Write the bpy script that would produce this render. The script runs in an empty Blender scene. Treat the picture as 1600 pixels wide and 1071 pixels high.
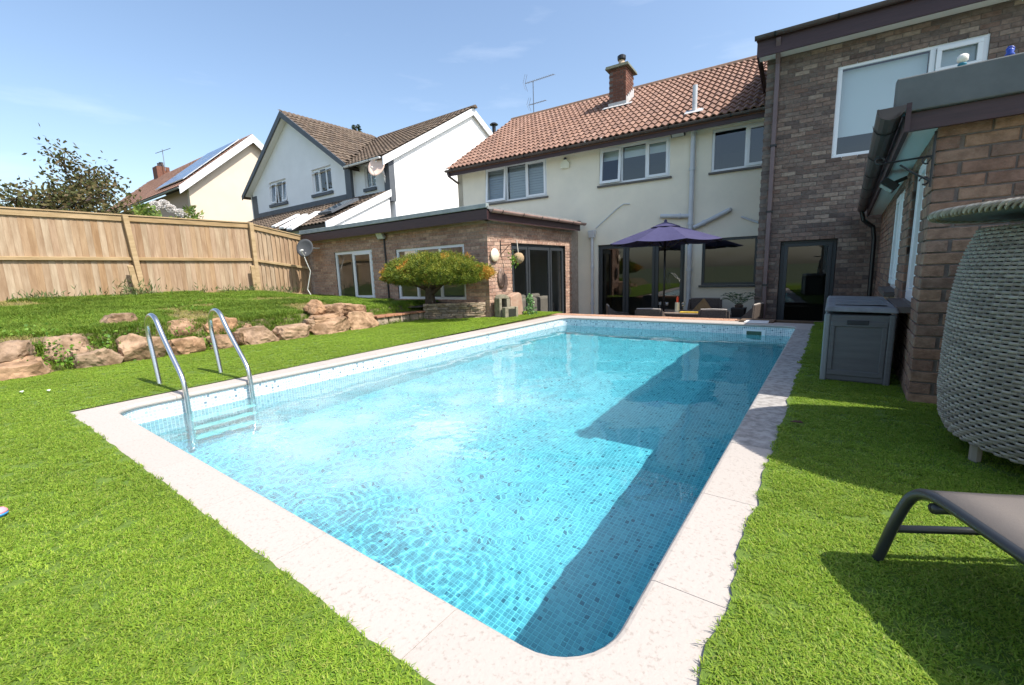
import bpy, bmesh, math, random
import numpy as np
from mathutils import Matrix, Vector, noise as mnoise
random.seed(7); RNG = np.random.default_rng(7)
V = Vector; PI = math.pi; R = math.radians
sc = bpy.context.scene; COL = sc.collection

# ------------------------------------------------------------------ camera
FPX, YAW, PITCH, ROLL, CAMH = 681.77, -.63343631, .15956587, .03273028, .93
_f = V((math.sin(YAW)*math.cos(PITCH), math.cos(YAW)*math.cos(PITCH), -math.sin(PITCH)))
_r = V((math.cos(YAW), -math.sin(YAW), 0)); _d = _f.cross(_r)
_r2 = _r*math.cos(ROLL)+_d*math.sin(ROLL); _d2 = _d*math.cos(ROLL)-_r*math.sin(ROLL)
cam = bpy.data.cameras.new('camera'); cam.sensor_width = 36; cam.lens = FPX/1600*36
cam.clip_start = .05; cam.clip_end = 3000
camo = bpy.data.objects.new('camera', cam); COL.objects.link(camo)
_M = Matrix((_r2, -_d2, -_f)).transposed().to_4x4(); _M.translation = (0, 0, CAMH)
camo.matrix_world = _M; sc.camera = camo

# ------------------------------------------------------------------ sky and sun
SUN_AZ, SUN_EL = R(4.6), R(54)           # azimuth measured from +X towards +Y
world = bpy.data.worlds.new('World'); sc.world = world; world.use_nodes = True
nt = world.node_tree; N = nt.nodes; L = nt.links; bg = N['Background']
sky = N.new('ShaderNodeTexSky'); sky.sky_type = 'NISHITA'; sky.sun_disc = False
sky.sun_elevation = SUN_EL; sky.sun_rotation = R(90)-SUN_AZ
sky.air_density = 1.15; sky.dust_density = 1.8; sky.ozone_density = 1.6
tc = N.new('ShaderNodeTexCoord'); mp = N.new('ShaderNodeMapping'); mp.inputs['Scale'].default_value = (2.2, 2.2, 11)
nz = N.new('ShaderNodeTexNoise'); nz.inputs['Scale'].default_value = 1.6; nz.inputs['Detail'].default_value = 7; nz.inputs['Roughness'].default_value = .55
cr = N.new('ShaderNodeValToRGB'); cr.color_ramp.elements[0].position = .56; cr.color_ramp.elements[1].position = .86
cr.color_ramp.elements[1].color = (.17, .17, .17, 1)
mx = N.new('ShaderNodeMix'); mx.data_type = 'RGBA'; mx.inputs[7].default_value = (7.2, 7.4, 7.8, 1)
L.new(tc.outputs['Generated'], mp.inputs[0]); L.new(mp.outputs[0], nz.inputs['Vector']); L.new(nz.outputs[0], cr.inputs[0])
L.new(cr.outputs[0], mx.inputs[0]); L.new(sky.outputs[0], mx.inputs[6]); L.new(mx.outputs[2], bg.inputs[0])
bg.inputs[1].default_value = .138
sun = bpy.data.lights.new('sun', 'SUN'); sun.energy = 4.1; sun.angle = R(.5); sun.color = (1, .955, .88)
suno = bpy.data.objects.new('sun', sun); COL.objects.link(suno)
SUND = V((math.cos(SUN_AZ)*math.cos(SUN_EL), math.sin(SUN_AZ)*math.cos(SUN_EL), math.sin(SUN_EL)))
suno.rotation_euler = SUND.to_track_quat('Z', 'Y').to_euler(); suno.location = (6, 1, 9)
sun.cycles.is_caustics_light = True
sc.view_settings.view_transform = 'Standard'; sc.view_settings.look = 'None'
sc.view_settings.exposure = .8; sc.view_settings.gamma = 1
sc.cycles.use_denoising = True; sc.cycles.max_bounces = 10; sc.cycles.transparent_max_bounces = 12
sc.cycles.sample_clamp_indirect = 8

# ------------------------------------------------------------------ pixel helpers (photo is 1600 x 1071)
CO = V((0, 0, CAMH))
def ray(x, y):
    return _r2*((x-800)/FPX)+_d2*((y-535.5)/FPX)+_f
def onX(x, px, py): r = ray(px, py); return CO+r*((x-CO.x)/r.x)
def onY(y, px, py): r = ray(px, py); return CO+r*((y-CO.y)/r.y)
def onZ(z, px, py): r = ray(px, py); return CO+r*((z-CO.z)/r.z)

# ------------------------------------------------------------------ materials
MATS = {}
def mat(name, c, rough=.6, c2=None, scale=8, bump=0, bscale=None, metal=0, rnd=None, trans=0, spec=.5, detail=5, stretch=None, contrast=(.35, .65)):
    """Procedural material: c..c2 mixed by noise, optional bump; rnd='attr'/'obj' with palette list in c."""
    if name in MATS: return MATS[name]
    m = bpy.data.materials.new(name); m.use_nodes = True; MATS[name] = m
    nt = m.node_tree; N = nt.nodes; L = nt.links; b = N['Principled BSDF']
    b.inputs['Roughness'].default_value = rough; b.inputs['Metallic'].default_value = metal
    b.inputs['Specular IOR Level'].default_value = spec
    tc = N.new('ShaderNodeTexCoord'); vec = tc.outputs['Object']
    if rnd:      # wander per piece so that copies do not repeat
        src = N.new('ShaderNodeObjectInfo').outputs['Random'] if rnd == 'obj' else None
        if src is None:
            at = N.new('ShaderNodeAttribute'); at.attribute_name = 'rnd'; src = at.outputs['Fac']
    if stretch:
        mp = N.new('ShaderNodeMapping'); mp.inputs['Scale'].default_value = stretch; L.new(vec, mp.inputs[0]); vec = mp.outputs[0]
    if rnd == 'obj':
        ad = N.new('ShaderNodeVectorMath'); ad.operation = 'ADD'; ml = N.new('ShaderNodeMath'); ml.operation = 'MULTIPLY'; ml.inputs[1].default_value = 57.3
        L.new(src, ml.inputs[0]); L.new(vec, ad.inputs[0]); L.new(ml.outputs[0], ad.inputs[1]); vec = ad.outputs[0]
    if isinstance(c[0], (tuple, list)):
        rp = N.new('ShaderNodeValToRGB'); rp.color_ramp.interpolation = 'LINEAR'
        el = rp.color_ramp.elements
        while len(el) < len(c): el.new(.5)
        for i, k in enumerate(c): el[i].position = i/(len(c)-1); el[i].color = (*k, 1)
        L.new(src, rp.inputs[0]); base = rp.outputs[0]
    else:
        rg = N.new('ShaderNodeRGB'); rg.outputs[0].default_value = (*c, 1); base = rg.outputs[0]
    nz = N.new('ShaderNodeTexNoise'); nz.inputs['Scale'].default_value = scale; nz.inputs['Detail'].default_value = detail; nz.inputs['Roughness'].default_value = .6
    L.new(vec, nz.inputs['Vector'])
    if c2:
        mr = N.new('ShaderNodeMapRange'); mr.inputs[1].default_value = contrast[0]; mr.inputs[2].default_value = contrast[1]; L.new(nz.outputs[0], mr.inputs[0])
        mx = N.new('ShaderNodeMix'); mx.data_type = 'RGBA'; L.new(mr.outputs[0], mx.inputs[0]); L.new(base, mx.inputs[6])
        if isinstance(c[0], (tuple, list)): mx.blend_type = 'MULTIPLY'
        mx.inputs[7].default_value = (*c2, 1); base = mx.outputs[2]
    L.new(base, b.inputs['Base Color'])
    if bump:
        n2 = N.new('ShaderNodeTexNoise'); n2.inputs['Scale'].default_value = bscale or scale*3; n2.inputs['Detail'].default_value = 6; L.new(vec, n2.inputs['Vector'])
        bp = N.new('ShaderNodeBump'); bp.inputs['Strength'].default_value = bump; bp.inputs['Distance'].default_value = .01; L.new(n2.outputs[0], bp.inputs['Height']); L.new(bp.outputs[0], b.inputs['Normal'])
    if trans:
        tr = N.new('ShaderNodeBsdfTranslucent'); L.new(base, tr.inputs[0]); ms = N.new('ShaderNodeMixShader'); ms.inputs[0].default_value = trans
        o = N['Material Output']; L.new(b.outputs[0], ms.inputs[1]); L.new(tr.outputs[0], ms.inputs[2]); L.new(ms.outputs[0], o.inputs[0])
    return m

def glass_mat(name, tint=(.8, .84, .84), refl=1.7):
    m = bpy.data.materials.new(name); m.use_nodes = True; MATS[name] = m
    nt = m.node_tree; N = nt.nodes; L = nt.links; N.clear(); o = N.new('ShaderNodeOutputMaterial')
    t = N.new('ShaderNodeBsdfTransparent'); t.inputs[0].default_value = (*tint, 1)
    g = N.new('ShaderNodeBsdfGlossy'); g.inputs['Roughness'].default_value = .01
    # Schlick reflectance, the same from both sides of the pane
    lw = N.new('ShaderNodeLayerWeight'); lw.inputs[0].default_value = .5
    fr = N.new('ShaderNodeMath'); fr.operation = 'POWER'; fr.inputs[1].default_value = 5; L.new(lw.outputs['Facing'], fr.inputs[0])
    mu = N.new('ShaderNodeMath'); mu.operation = 'MULTIPLY_ADD'; mu.use_clamp = True; mu.inputs[1].default_value = .9; mu.inputs[2].default_value = .045*refl
    nz = N.new('ShaderNodeTexNoise'); nz.inputs['Scale'].default_value = .9; bp = N.new('ShaderNodeBump'); bp.inputs['Strength'].default_value = .02
    L.new(nz.outputs[0], bp.inputs['Height']); L.new(bp.outputs[0], g.inputs['Normal'])
    ms = N.new('ShaderNodeMixShader'); L.new(fr.outputs[0], mu.inputs[0]); L.new(mu.outputs[0], ms.inputs[0])
    L.new(t.outputs[0], ms.inputs[1]); L.new(g.outputs[0], ms.inputs[2]); L.new(ms.outputs[0], o.inputs[0]); return m

UPVC = mat('white_upvc', (.78, .79, .8), .35)
GLASS = glass_mat('window_glass', (.8, .84, .84), 2.6)
GREYGLASS = glass_mat('dark_window_glass', (.5, .54, .54), 2.4)
ANTH = mat('anthracite_frame', (.035, .04, .045), .4)
MAROON = mat('maroon_fascia', (.06, .028, .03), .5, (.042, .02, .022), 3, .1, stretch=(1, 1, 14))
GUTTER = mat('brown_gutter_plastic', (.06, .042, .038), .4, (.1, .075, .065), 2)
LEAD = mat('grey_lead_flashing', (.2, .235, .235), .55, (.3, .33, .32), 5, .15)
SOFFIT = mat('white_soffit_board', (.72, .72, .68), .5)
STUCCO = mat('cream_render', (.84, .76, .61), .9, (.76, .69, .56), 1.3, .35, 90)
WHITEW = mat('white_render', (.88, .88, .88), .9, (.82, .82, .82), 1.1, .25, 80)
PALEW = mat('pale_cream_render', (.66, .56, .44), .9, (.62, .52, .41), 1.1, .2, 80)
SLATEG = mat('slate_grey_paint', (.075, .085, .1), .6, (.1, .11, .125), 3)
PIPEW = mat('grey_white_pipe', (.6, .62, .64), .4, (.5, .51, .52), 3)
STEEL = mat('polished_steel', (.66, .65, .63), .27, metal=1)
BLACKM = mat('black_metal', (.012, .012, .013), .4)
MORTAR = mat('mortar', (.2, .165, .14), .95, (.12, .1, .09), 12, .4, 120)
MORTARP = mat('pale_mortar', (.42, .35, .29), .95, (.3, .25, .2), 12, .4, 120)
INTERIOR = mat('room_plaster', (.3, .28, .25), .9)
def brick_mats(key, pal, dirt=(.62, .6, .58)):
    return (mat(key+'_brick_piece', pal, .9, dirt, 18, .5, 90, rnd='obj', stretch=(.215, 1, 1)), mat(key+'_brick', pal, .9, dirt, 18, .5, 90, rnd='attr'))
BR_DARK = brick_mats('brown', [(.13, .09, .075), (.27, .19, .15), (.19, .135, .11), (.12, .092, .082), (.36, .28, .22), (.2, .125, .095), (.25, .19, .155), (.16, .12, .1)])
BR_OUT = brick_mats('orange', [(.33, .19, .125), (.23, .135, .1), (.38, .235, .155), (.26, .16, .115), (.2, .13, .1), (.35, .22, .155)])
BR_EXT = brick_mats('pink', [(.52, .31, .22), (.4, .24, .175), (.62, .42, .31), (.34, .21, .16), (.56, .36, .26), (.46, .3, .23)])
BR_CHIM = brick_mats('red', [(.2, .085, .055), (.15, .065, .045), (.26, .11, .07)])

# ------------------------------------------------------------------ mesh building
WO = {}     # world origin of every object, so that parts can be given in world coordinates
def thing(name, label, cat, loc=(0, 0, 0), group=None):
    o = bpy.data.objects.new(name, None); o.empty_display_size = .1; COL.objects.link(o); o.location = loc; WO[o] = V(loc)
    o['label'] = label; o['category'] = cat
    if group: o['group'] = group
    return o
def tag(o, label=None, cat=None, group=None, kind=None):
    for k, v in (('label', label), ('category', cat), ('group', group), ('kind', kind)):
        if v: o[k] = v
    return o
def finish(name, me, m, parent, smooth, center=True, caustic=False):
    if m is not None and not len(me.materials):
        for q in (m if isinstance(m, (list, tuple)) else [m]): me.materials.append(q)
    c = V((0, 0, 0))
    if center and len(me.vertices):
        co = np.empty(len(me.vertices)*3); me.vertices.foreach_get('co', co); co = co.reshape(-1, 3)
        c = V((co.min(0)+co.max(0))/2); c.z = float(co[:, 2].min()) if parent is None else c.z
        co -= np.array(c); me.vertices.foreach_set('co', co.ravel())
    if smooth: me.polygons.foreach_set('use_smooth', [True]*len(me.polygons))
    me.update()
    o = bpy.data.objects.new(name, me); COL.objects.link(o); WO[o] = c
    if parent is not None: o.parent = parent; o.location = c-WO[parent]
    else: o.location = c
    if caustic: o.cycles.is_caustics_receiver = True
    return o
class MB:
    def __init__(s, O=(0, 0, 0), U=(1, 0, 0), Nn=None):
        s.v = []; s.f = []; s.O = V(O); s.U = V(U).normalized(); s.Z = V((0, 0, 1))
        s.N = V(Nn) if Nn is not None else V((s.U.y, -s.U.x, 0))      # outward: right-hand side of U is the viewer's
        s.mi = []
    def P(s, u, d, z): return s.O+s.U*u+s.N*d+s.Z*z
    def quad(s, *pts):
        i = len(s.v); s.v += [V(p) for p in pts]; s.f.append(tuple(range(i, i+len(pts)))); return s
    def hexa(s, p):
        i = len(s.v); s.v += [V(q) for q in p]
        s.f += [tuple(i+k for k in f) for f in ((0, 3, 2, 1), (4, 5, 6, 7), (0, 1, 5, 4), (1, 2, 6, 5), (2, 3, 7, 6), (3, 0, 4, 7))]; return s
    def box(s, u0, u1, d0, d1, z0, z1):
        return s.hexa([s.P(u0, d0, z0), s.P(u1, d0, z0), s.P(u1, d1, z0), s.P(u0, d1, z0), s.P(u0, d0, z1), s.P(u1, d0, z1), s.P(u1, d1, z1), s.P(u0, d1, z1)])
    def bar(s, a, b, w, h, up=(0, 0, 1)):
        a, b = V(a), V(b); t = (b-a).normalized(); sd = t.cross(V(up)).normalized()*w/2; uu = sd.cross(t).normalized()*h/2
        return s.hexa([a-sd-uu, a+sd-uu, b+sd-uu, b-sd-uu, a-sd+uu, a+sd+uu, b+sd+uu, b-sd+uu])
    def prism(s, poly, off):
        off = V(off); i = len(s.v); n = len(poly); s.v += [V(p) for p in poly]+[V(p)+off for p in poly]
        s.f.append(tuple(range(i+n-1, i-1, -1))); s.f.append(tuple(range(i+n, i+2*n)))
        for k in range(n): s.f.append((i+k, i+(k+1) % n, i+n+(k+1) % n, i+n+k))
        return s
    def tube(s, pts, r, n=8, closed=False, taper=None, cap=True):
        pts = [V(p) for p in pts]; i0 = len(s.v); m = len(pts)
        t0 = (pts[1]-pts[0]).normalized(); ref = V((0, 0, 1)) if abs(t0.z) < .9 else V((1, 0, 0)); nn = t0.cross(ref).normalized()
        for k, p in enumerate(pts):
            if closed: t = pts[(k+1) % m]-pts[k-1]
            else: t = pts[min(k+1, m-1)]-pts[max(k-1, 0)]
            t.normalize(); nn = (nn-t*nn.dot(t)).normalized(); bb = t.cross(nn)
            rr = (taper[k] if taper else r)
            for j in range(n): a = 2*PI*j/n; s.v.append(p+(nn*math.cos(a)+bb*math.sin(a))*rr)
        for k in range(m if closed else m-1):
            for j in range(n):
                a = i0+k*n+j; b_ = i0+k*n+(j+1) % n; k2 = (k+1) % m
                s.f.append((a, b_, i0+k2*n+(j+1) % n, i0+k2*n+j))
        if cap and not closed: s.f.append(tuple(range(i0+n-1, i0-1, -1))); s.f.append(tuple(range(i0+(m-1)*n, i0+m*n)))
        return s
    def lathe(s, c, prof, n=16, axis=None):
        c = V(c); i0 = len(s.v); m = len(prof)
        for (r, z) in prof:
            for j in range(n): a = 2*PI*j/n; s.v.append(c+V((r*math.cos(a), r*math.sin(a), z)))
        for k in range(m-1):
            for j in range(n): s.f.append((i0+k*n+j, i0+k*n+(j+1) % n, i0+(k+1)*n+(j+1) % n, i0+(k+1)*n+j))
        if prof[0][0] > .001: s.f.append(tuple(range(i0+n-1, i0-1, -1)))
        if prof[-1][0] > .001: s.f.append(tuple(range(i0+(m-1)*n, i0+m*n)))
        return s
    def mesh(s, name):
        me = bpy.data.meshes.new(name); me.from_pydata([tuple(p) for p in s.v], [], s.f)
        bm = bmesh.new(); bm.from_mesh(me); bmesh.ops.recalc_face_normals(bm, faces=bm.faces); bm.to_mesh(me); bm.free(); return me
    def build(s, name, m, parent=None, smooth=False, bevel=0, caustic=False, center=True, weld=False):
        me = s.mesh(name)
        if weld: bm = bmesh.new(); bm.from_mesh(me); bmesh.ops.remove_doubles(bm, verts=bm.verts, dist=1e-4); bmesh.ops.recalc_face_normals(bm, faces=bm.faces); bm.to_mesh(me); bm.free()
        o = finish(name, me, m, parent, smooth, center, caustic)
        if bevel:
            b = o.modifiers.new('bevel', 'BEVEL'); b.width = bevel; b.segments = 2; b.limit_method = 'ANGLE'; b.angle_limit = R(40)
        return o
def arc(c, r, a0, a1, n, ax, ay):
    return [V(c)+V(ax)*(r*math.cos(a0+(a1-a0)*k/n))+V(ay)*(r*math.sin(a0+(a1-a0)*k/n)) for k in range(n+1)]
def numesh(name, verts, faces_n, m, parent=None, attrs=None, smooth=False, caustic=False, center=True):
    """verts (F,k,3) -> F separate k-gons; attrs: face float attributes."""
    F, k, _ = verts.shape; me = bpy.data.meshes.new(name)
    me.vertices.add(F*k); me.vertices.foreach_set('co', verts.astype(np.float32).ravel())
    me.loops.add(F*k); me.loops.foreach_set('vertex_index', np.arange(F*k, dtype=np.int32))
    me.polygons.add(F); me.polygons.foreach_set('loop_start', np.arange(0, F*k, k, dtype=np.int32))
    me.update(calc_edges=True)
    for a, val in (attrs or {}).items():
        at = me.attributes.new(a, 'FLOAT', 'FACE'); at.data.foreach_set('value', val.astype(np.float32))
    return finish(name, me, m, parent, smooth, center, caustic)

# ------------------------------------------------------------------ bricks, roof tiles, walls, windows
def brick_mesh(name, seed):
    rr = random.Random(seed); j = lambda a: rr.uniform(-a, a); b = MB()
    fx, fz = .0035, .004
    bk = [(-.5, .1, 0), (.5, .1, 0), (.5, .1, .065), (-.5, .1, .065)]
    md = [(-.5, .004, 0), (.5, .004, 0), (.5, .004, .065), (-.5, .004, .065)]
    ex = fx/.215
    fr = [(-.5+ex+j(.006), j(.0012), fz+j(.0015)), (.5-ex+j(.006), j(.0012), fz+j(.0015)), (.5-ex+j(.006), j(.0012), .065-fz+j(.0015)), (-.5+ex+j(.006), j(.0012), .065-fz+j(.0015))]
    b.v = [V(p) for p in bk+md+fr]
    b.f = [(0, 3, 2, 1)]+[(k, (k+1) % 4, 4+(k+1) % 4, 4+k) for k in range(4)]+[(4+k, 4+(k+1) % 4, 8+(k+1) % 4, 8+k) for k in range(4)]+[(8, 9, 10, 11)]
    return b.mesh(name)
BRICK_ME = {}
def brick_wall(parent, O, U, length, z0, z1, openings, mats, n_ind=0, par=0, ends=(1, 1), Nn=None, proud=.008):
    """stretcher bond with quoins: courses of parity par start flush, the others start half a brick in"""
    fr = MB(O, U, Nn); out = []; c = 0; z = z0
    while z+.065 < z1+.03:
        hgt = min(.065, z1-z)
        s0 = (-proud if ends[0] else 0) if (c+par) % 2 == 0 or not ends[0] else .1125
        s1 = (length+(proud if ends[1] else 0)) if (c+par) % 2 == 0 or not ends[1] else length-.1125
        segs = [(s0, s1)]
        for (a, b_, za, zb) in openings:
            if z+.03 > za and z+.035 < zb:
                ns = []
                for (p, q) in segs:
                    if b_ <= p or a >= q: ns.append((p, q)); continue
                    if a > p: ns.append((p, a))
                    if b_ < q: ns.append((b_, q))
                segs = ns
        ph = 0 if (c+par) % 2 == 0 else .1125
        for (p, q) in segs:
            k = math.floor((p-ph)/.225); u = ph+k*.225
            while u < q:
                a, b_ = max(u, p), min(u+.215, q)
                if a-p < .02: a = p
                if 0 < u-p < .02: a = p
                if 0 < q-b_ < .02: b_ = q
                if b_-a > .03: out.append(((a+b_)/2, z, b_-a, hgt/.065))
                u += .225
        c += 1; z += .075
    key = mats[0].name
    if key not in BRICK_ME:
        BRICK_ME[key] = [brick_mesh('brick', 11*i+1) for i in range(6)]
        for me in BRICK_ME[key]: me.materials.append(mats[0])
    def dist(b): return (fr.P(b[0], 0, b[1])-CO).length
    out.sort(key=dist); rot = Matrix((fr.U, -fr.N, fr.Z)).transposed().to_4x4(); w = WO[parent]
    rr = random.Random(len(out))
    for (u, z, ln, hs) in out[:n_ind]:
        o = bpy.data.objects.new('brick', rr.choice(BRICK_ME[key])); COL.objects.link(o); o.parent = parent
        o.matrix_local = Matrix.Translation(fr.P(u, proud+rr.uniform(-.0015, .0025), z)-w) @ rot @ Matrix.Diagonal((ln, 1, hs, 1))
        WO[o] = fr.P(u, proud, z)
    rest = out[n_ind:]
    if rest:
        tv = []; rn = []
        tmpl = [np.array([tuple(v.co) for v in me.vertices]) for me in BRICK_ME[key]]
        fidx = [tuple(f.vertices) for f in BRICK_ME[key][0].polygons]
        Um, Nm, Zm = np.array(fr.U), np.array(fr.N), np.array(fr.Z)
        for (u, z, ln, hs) in rest:
            t = tmpl[rr.randrange(6)]; d = proud+rr.uniform(-.0015, .0025); base = np.array(fr.P(u, d, z))
            w_ = base+np.outer(t[:, 0]*ln, Um)-np.outer(t[:, 1], Nm)+np.outer(t[:, 2]*hs, Zm)
            tv.append(w_[np.array(fidx)]); rn.append(rr.random())
        A = np.concatenate(tv); o = numesh('brickwork', A, 4, mats[1], parent, {'rnd': np.repeat(rn, len(fidx))}); o['kind'] = 'stuff'
    return out
def wall_panel(parent, O, U, length, z0, z1, openings, m, thick=.2, name='wall', Nn=None, top=None):
    """sheet with openings cut out, with front, back and reveals; top: optional list of (u,z) for a gable"""
    b = MB(O, U, Nn)
    us = sorted({0, length, *[q for o in openings for q in o[:2]]}); zs = sorted({z0, z1, *[q for o in openings for q in o[2:]]})
    us = [u for u in us if 0 <= u <= length]; zs = [z for z in zs if z0 <= z <= z1]
    solid = lambda u, z: not any(a < u < c and e < z < f for (a, c, e, f) in openings)
    for i in range(len(us)-1):
        for k in range(len(zs)-1):
            a, c, e, f = us[i], us[i+1], zs[k], zs[k+1]
            if not solid((a+c)/2, (e+f)/2): continue
            b.quad(b.P(a, 0, e), b.P(c, 0, e), b.P(c, 0, f), b.P(a, 0, f)); b.quad(b.P(a, -thick, f), b.P(c, -thick, f), b.P(c, -thick, e), b.P(a, -thick, e))
    for (a, c, e, f) in openings:
        for p, q in (((a, e), (a, f)), ((a, f), (c, f)), ((c, f), (c, e)), ((c, e), (a, e))):
            b.quad(b.P(p[0], 0, p[1]), b.P(q[0], 0, q[1]), b.P(q[0], -thick, q[1]), b.P(p[0], -thick, p[1]))
    for p, q in (((0, z0), (0, z1)), ((0, z1), (length, z1)), ((length, z1), (length, z0))):
        b.quad(b.P(p[0], 0, p[1]), b.P(q[0], 0, q[1]), b.P(q[0], -thick, q[1]), b.P(p[0], -thick, p[1]))
    if top: b.prism([b.P(u, 0, z) for u, z in top], b.N*-thick)
    me = bpy.data.meshes.new(name); me.from_pydata([tuple(p) for p in b.v], [], b.f)
    bm = bmesh.new(); bm.from_mesh(me); bmesh.ops.remove_doubles(bm, verts=bm.verts, dist=.0005); bmesh.ops.recalc_face_normals(bm, faces=bm.faces); bm.to_mesh(me); bm.free()
    return finish(name, me, m, parent, False)
def window(parent, O, U, u0, u1, z0, z1, splits=(), sash=(), frame=None, glass=None, fw=.055, rec=.05, sill=None, blind=(), Nn=None, name='window', open_light=(), transoms=()):
    """one window part: outer frame + mullions; panes, sashes, blinds and sill are sub-parts"""
    frame = frame or UPVC; glass = glass or GLASS
    b = MB(O, U, Nn); d0, d1 = -rec-.05, -rec+.0
    b.box(u0, u1, d0, d1, z0, z0+fw); b.box(u0, u1, d0, d1, z1-fw, z1); b.box(u0, u0+fw, d0, d1, z0+fw, z1-fw); b.box(u1-fw, u1, d0, d1, z0+fw, z1-fw)
    cuts = [u0+fw*.5]+[u0+(u1-u0)*s for s in splits]+[u1-fw*.5]
    for s in cuts[1:-1]: b.box(s-fw*.5, s+fw*.5, d0, d1, z0+fw, z1-fw)
    w = b.build(name, frame, parent, bevel=.006)
    for i in range(len(cuts)-1):
        a, c = cuts[i]+fw*.5, cuts[i+1]-fw*.5; e, f = z0+fw, z1-fw
        if i in sash:
            sb = MB(O, U, Nn); q = .045
            op = .09 if i in open_light else 0       # casement tilted open at the bottom
            def BX(p0, p1, r0, r1):
                pts = []
                for zz in (r0, r1):
                    dd = op*(1-(zz-e)/(f-e))
                    pts += [sb.P(p0, d1-.02+dd, zz), sb.P(p1, d1-.02+dd, zz), sb.P(p1, d1+.022+dd, zz), sb.P(p0, d1+.022+dd, zz)]
                sb.hexa(pts)
            BX(a-.02, c+.02, e-.02, e+q); BX(a-.02, c+.02, f-q, f+.02); BX(a-.02, a+q, e+q, f-q); BX(c-q, c+.02, e+q, f-q)
            sb.build('sash', frame, w, bevel=.005)
            pb = MB(O, U, Nn)
            p = lambda uu, zz: pb.P(uu, d1-.005+op*(1-(zz-e)/(f-e)), zz)
            pb.quad(p(a+q-.004, e+q-.004), p(c-q+.004, e+q-.004), p(c-q+.004, f-q+.004), p(a+q-.004, f-q+.004))
            pb.build('pane', glass, w)
        else:
            pb = MB(O, U, Nn); pb.quad(pb.P(a-.004, d1-.025, e-.004), pb.P(c+.004, d1-.025, e-.004), pb.P(c+.004, d1-.025, f+.004), pb.P(a-.004, d1-.025, f+.004)); pb.build('pane', glass, w)
        for bl in blind:
            if bl[0] in (i, -1):
                bb = MB(O, U, Nn); zt = f; zb = f-(f-e)*bl[1]; k = max(2, int((zt-zb)/.07)) if bl[2] else 1
                for q in range(k):
                    za = zt-(zt-zb)*q/k; zc = zt-(zt-zb)*(q+1)/k+(.008 if bl[2] else 0)
                    bb.box(a, c, d0-.09, d0-.085+(.006 if q % 2 and bl[2] else 0), zc, za)
                bb.build('blind', bl[3], w)
    if sill:
        sb = MB(O, U, Nn); sb.box(u0-.05, u1+.05, -rec, sill[0], z0-sill[1], z0-.003); sb.build('sill', sill[2], w, bevel=.005)
    return w
def tile_mesh(name, w, ln, amp, m, seed=0):
    rr = random.Random(seed); n = 7; b = MB()
    xs = [-w*.54+w*1.08*k/(n-1) for k in range(n)]
    zf = [amp*(1+math.cos(2*PI*(x/w+.1)))*.5 for x in xs]
    lift = .034; ys = (-.012, ln+.02)
    top0 = [V((x, ys[0]+rr.uniform(-.002, .002), z+lift)) for x, z in zip(xs, zf)]; top1 = [V((x, ys[1], z-.004)) for x, z in zip(xs, zf)]
    low0 = [V((x, ys[0], z+lift-.03)) for x, z in zip(xs, zf)]
    b.v = top0+top1+low0
    for k in range(n-1): b.f += [(k, k+1, n+k+1, n+k), (2*n+k, 2*n+k+1, k+1, k)]
    me = bpy.data.meshes.new(name); me.from_pydata([tuple(p) for p in b.v], [], b.f); me.materials.append(m)
    return me
def tile_roof(parent, O, U, S, length, slen, w, gauge, amp, mats, n_ind=0, clip=None):
    """O eave start, U along the eave, S unit vector up the slope"""
    U = V(U).normalized(); S = V(S).normalized(); Nn = U.cross(S).normalized()
    if Nn.z < 0: Nn = -Nn
    rows = int(math.ceil(slen/gauge)); cols = int(round(length/w)); w2 = length/cols
    mes = [tile_mesh('roof_tile', w2, gauge, amp, mats[0], k) for k in range(4)]
    rr = random.Random(cols); pos = []
    for r_ in range(rows):
        for c_ in range(cols):
            p = V(O)+U*(w2*(c_+.5))+S*(gauge*r_)
            if clip and not clip(p): continue
            pos.append(p)
    pos.sort(key=lambda p: (p-CO).length); rot = Matrix((U, S, Nn)).transposed().to_4x4(); wo = WO[parent]
    for p in pos[:n_ind]:
        o = bpy.data.objects.new('roof_tile', rr.choice(mes)); COL.objects.link(o); o.parent = parent; WO[o] = p
        o.matrix_local = Matrix.Translation(p-wo) @ rot @ Matrix.Rotation(rr.gauss(0, .006), 4, 'Z')
    rest = pos[n_ind:]
    if rest:
        t = [np.array([tuple(v.co) for v in me.vertices]) for me in mes]; fi = np.array([tuple(f.vertices) for f in mes[0].polygons]); B = np.array([U, S, Nn])
        A = []; rn = []
        for p in rest: A.append((t[rr.randrange(4)] @ B+np.array(p))[fi]); rn.append(rr.random())
        o = numesh('roof_tiling', np.concatenate(A), 4, mats[1], parent, {'rnd': np.repeat(rn, len(fi))}); o['kind'] = 'stuff'
def pipe(parent, pts, r, m, name='pipe', n=10, rings=()):
    b = MB(); b.tube(pts, r, n)
    for (p, d) in rings:
        d = V(d).normalized(); b.tube([V(p)-d*.03, V(p)+d*.03], r*1.3, n)
    return b.build(name, m, parent, smooth=False)

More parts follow.
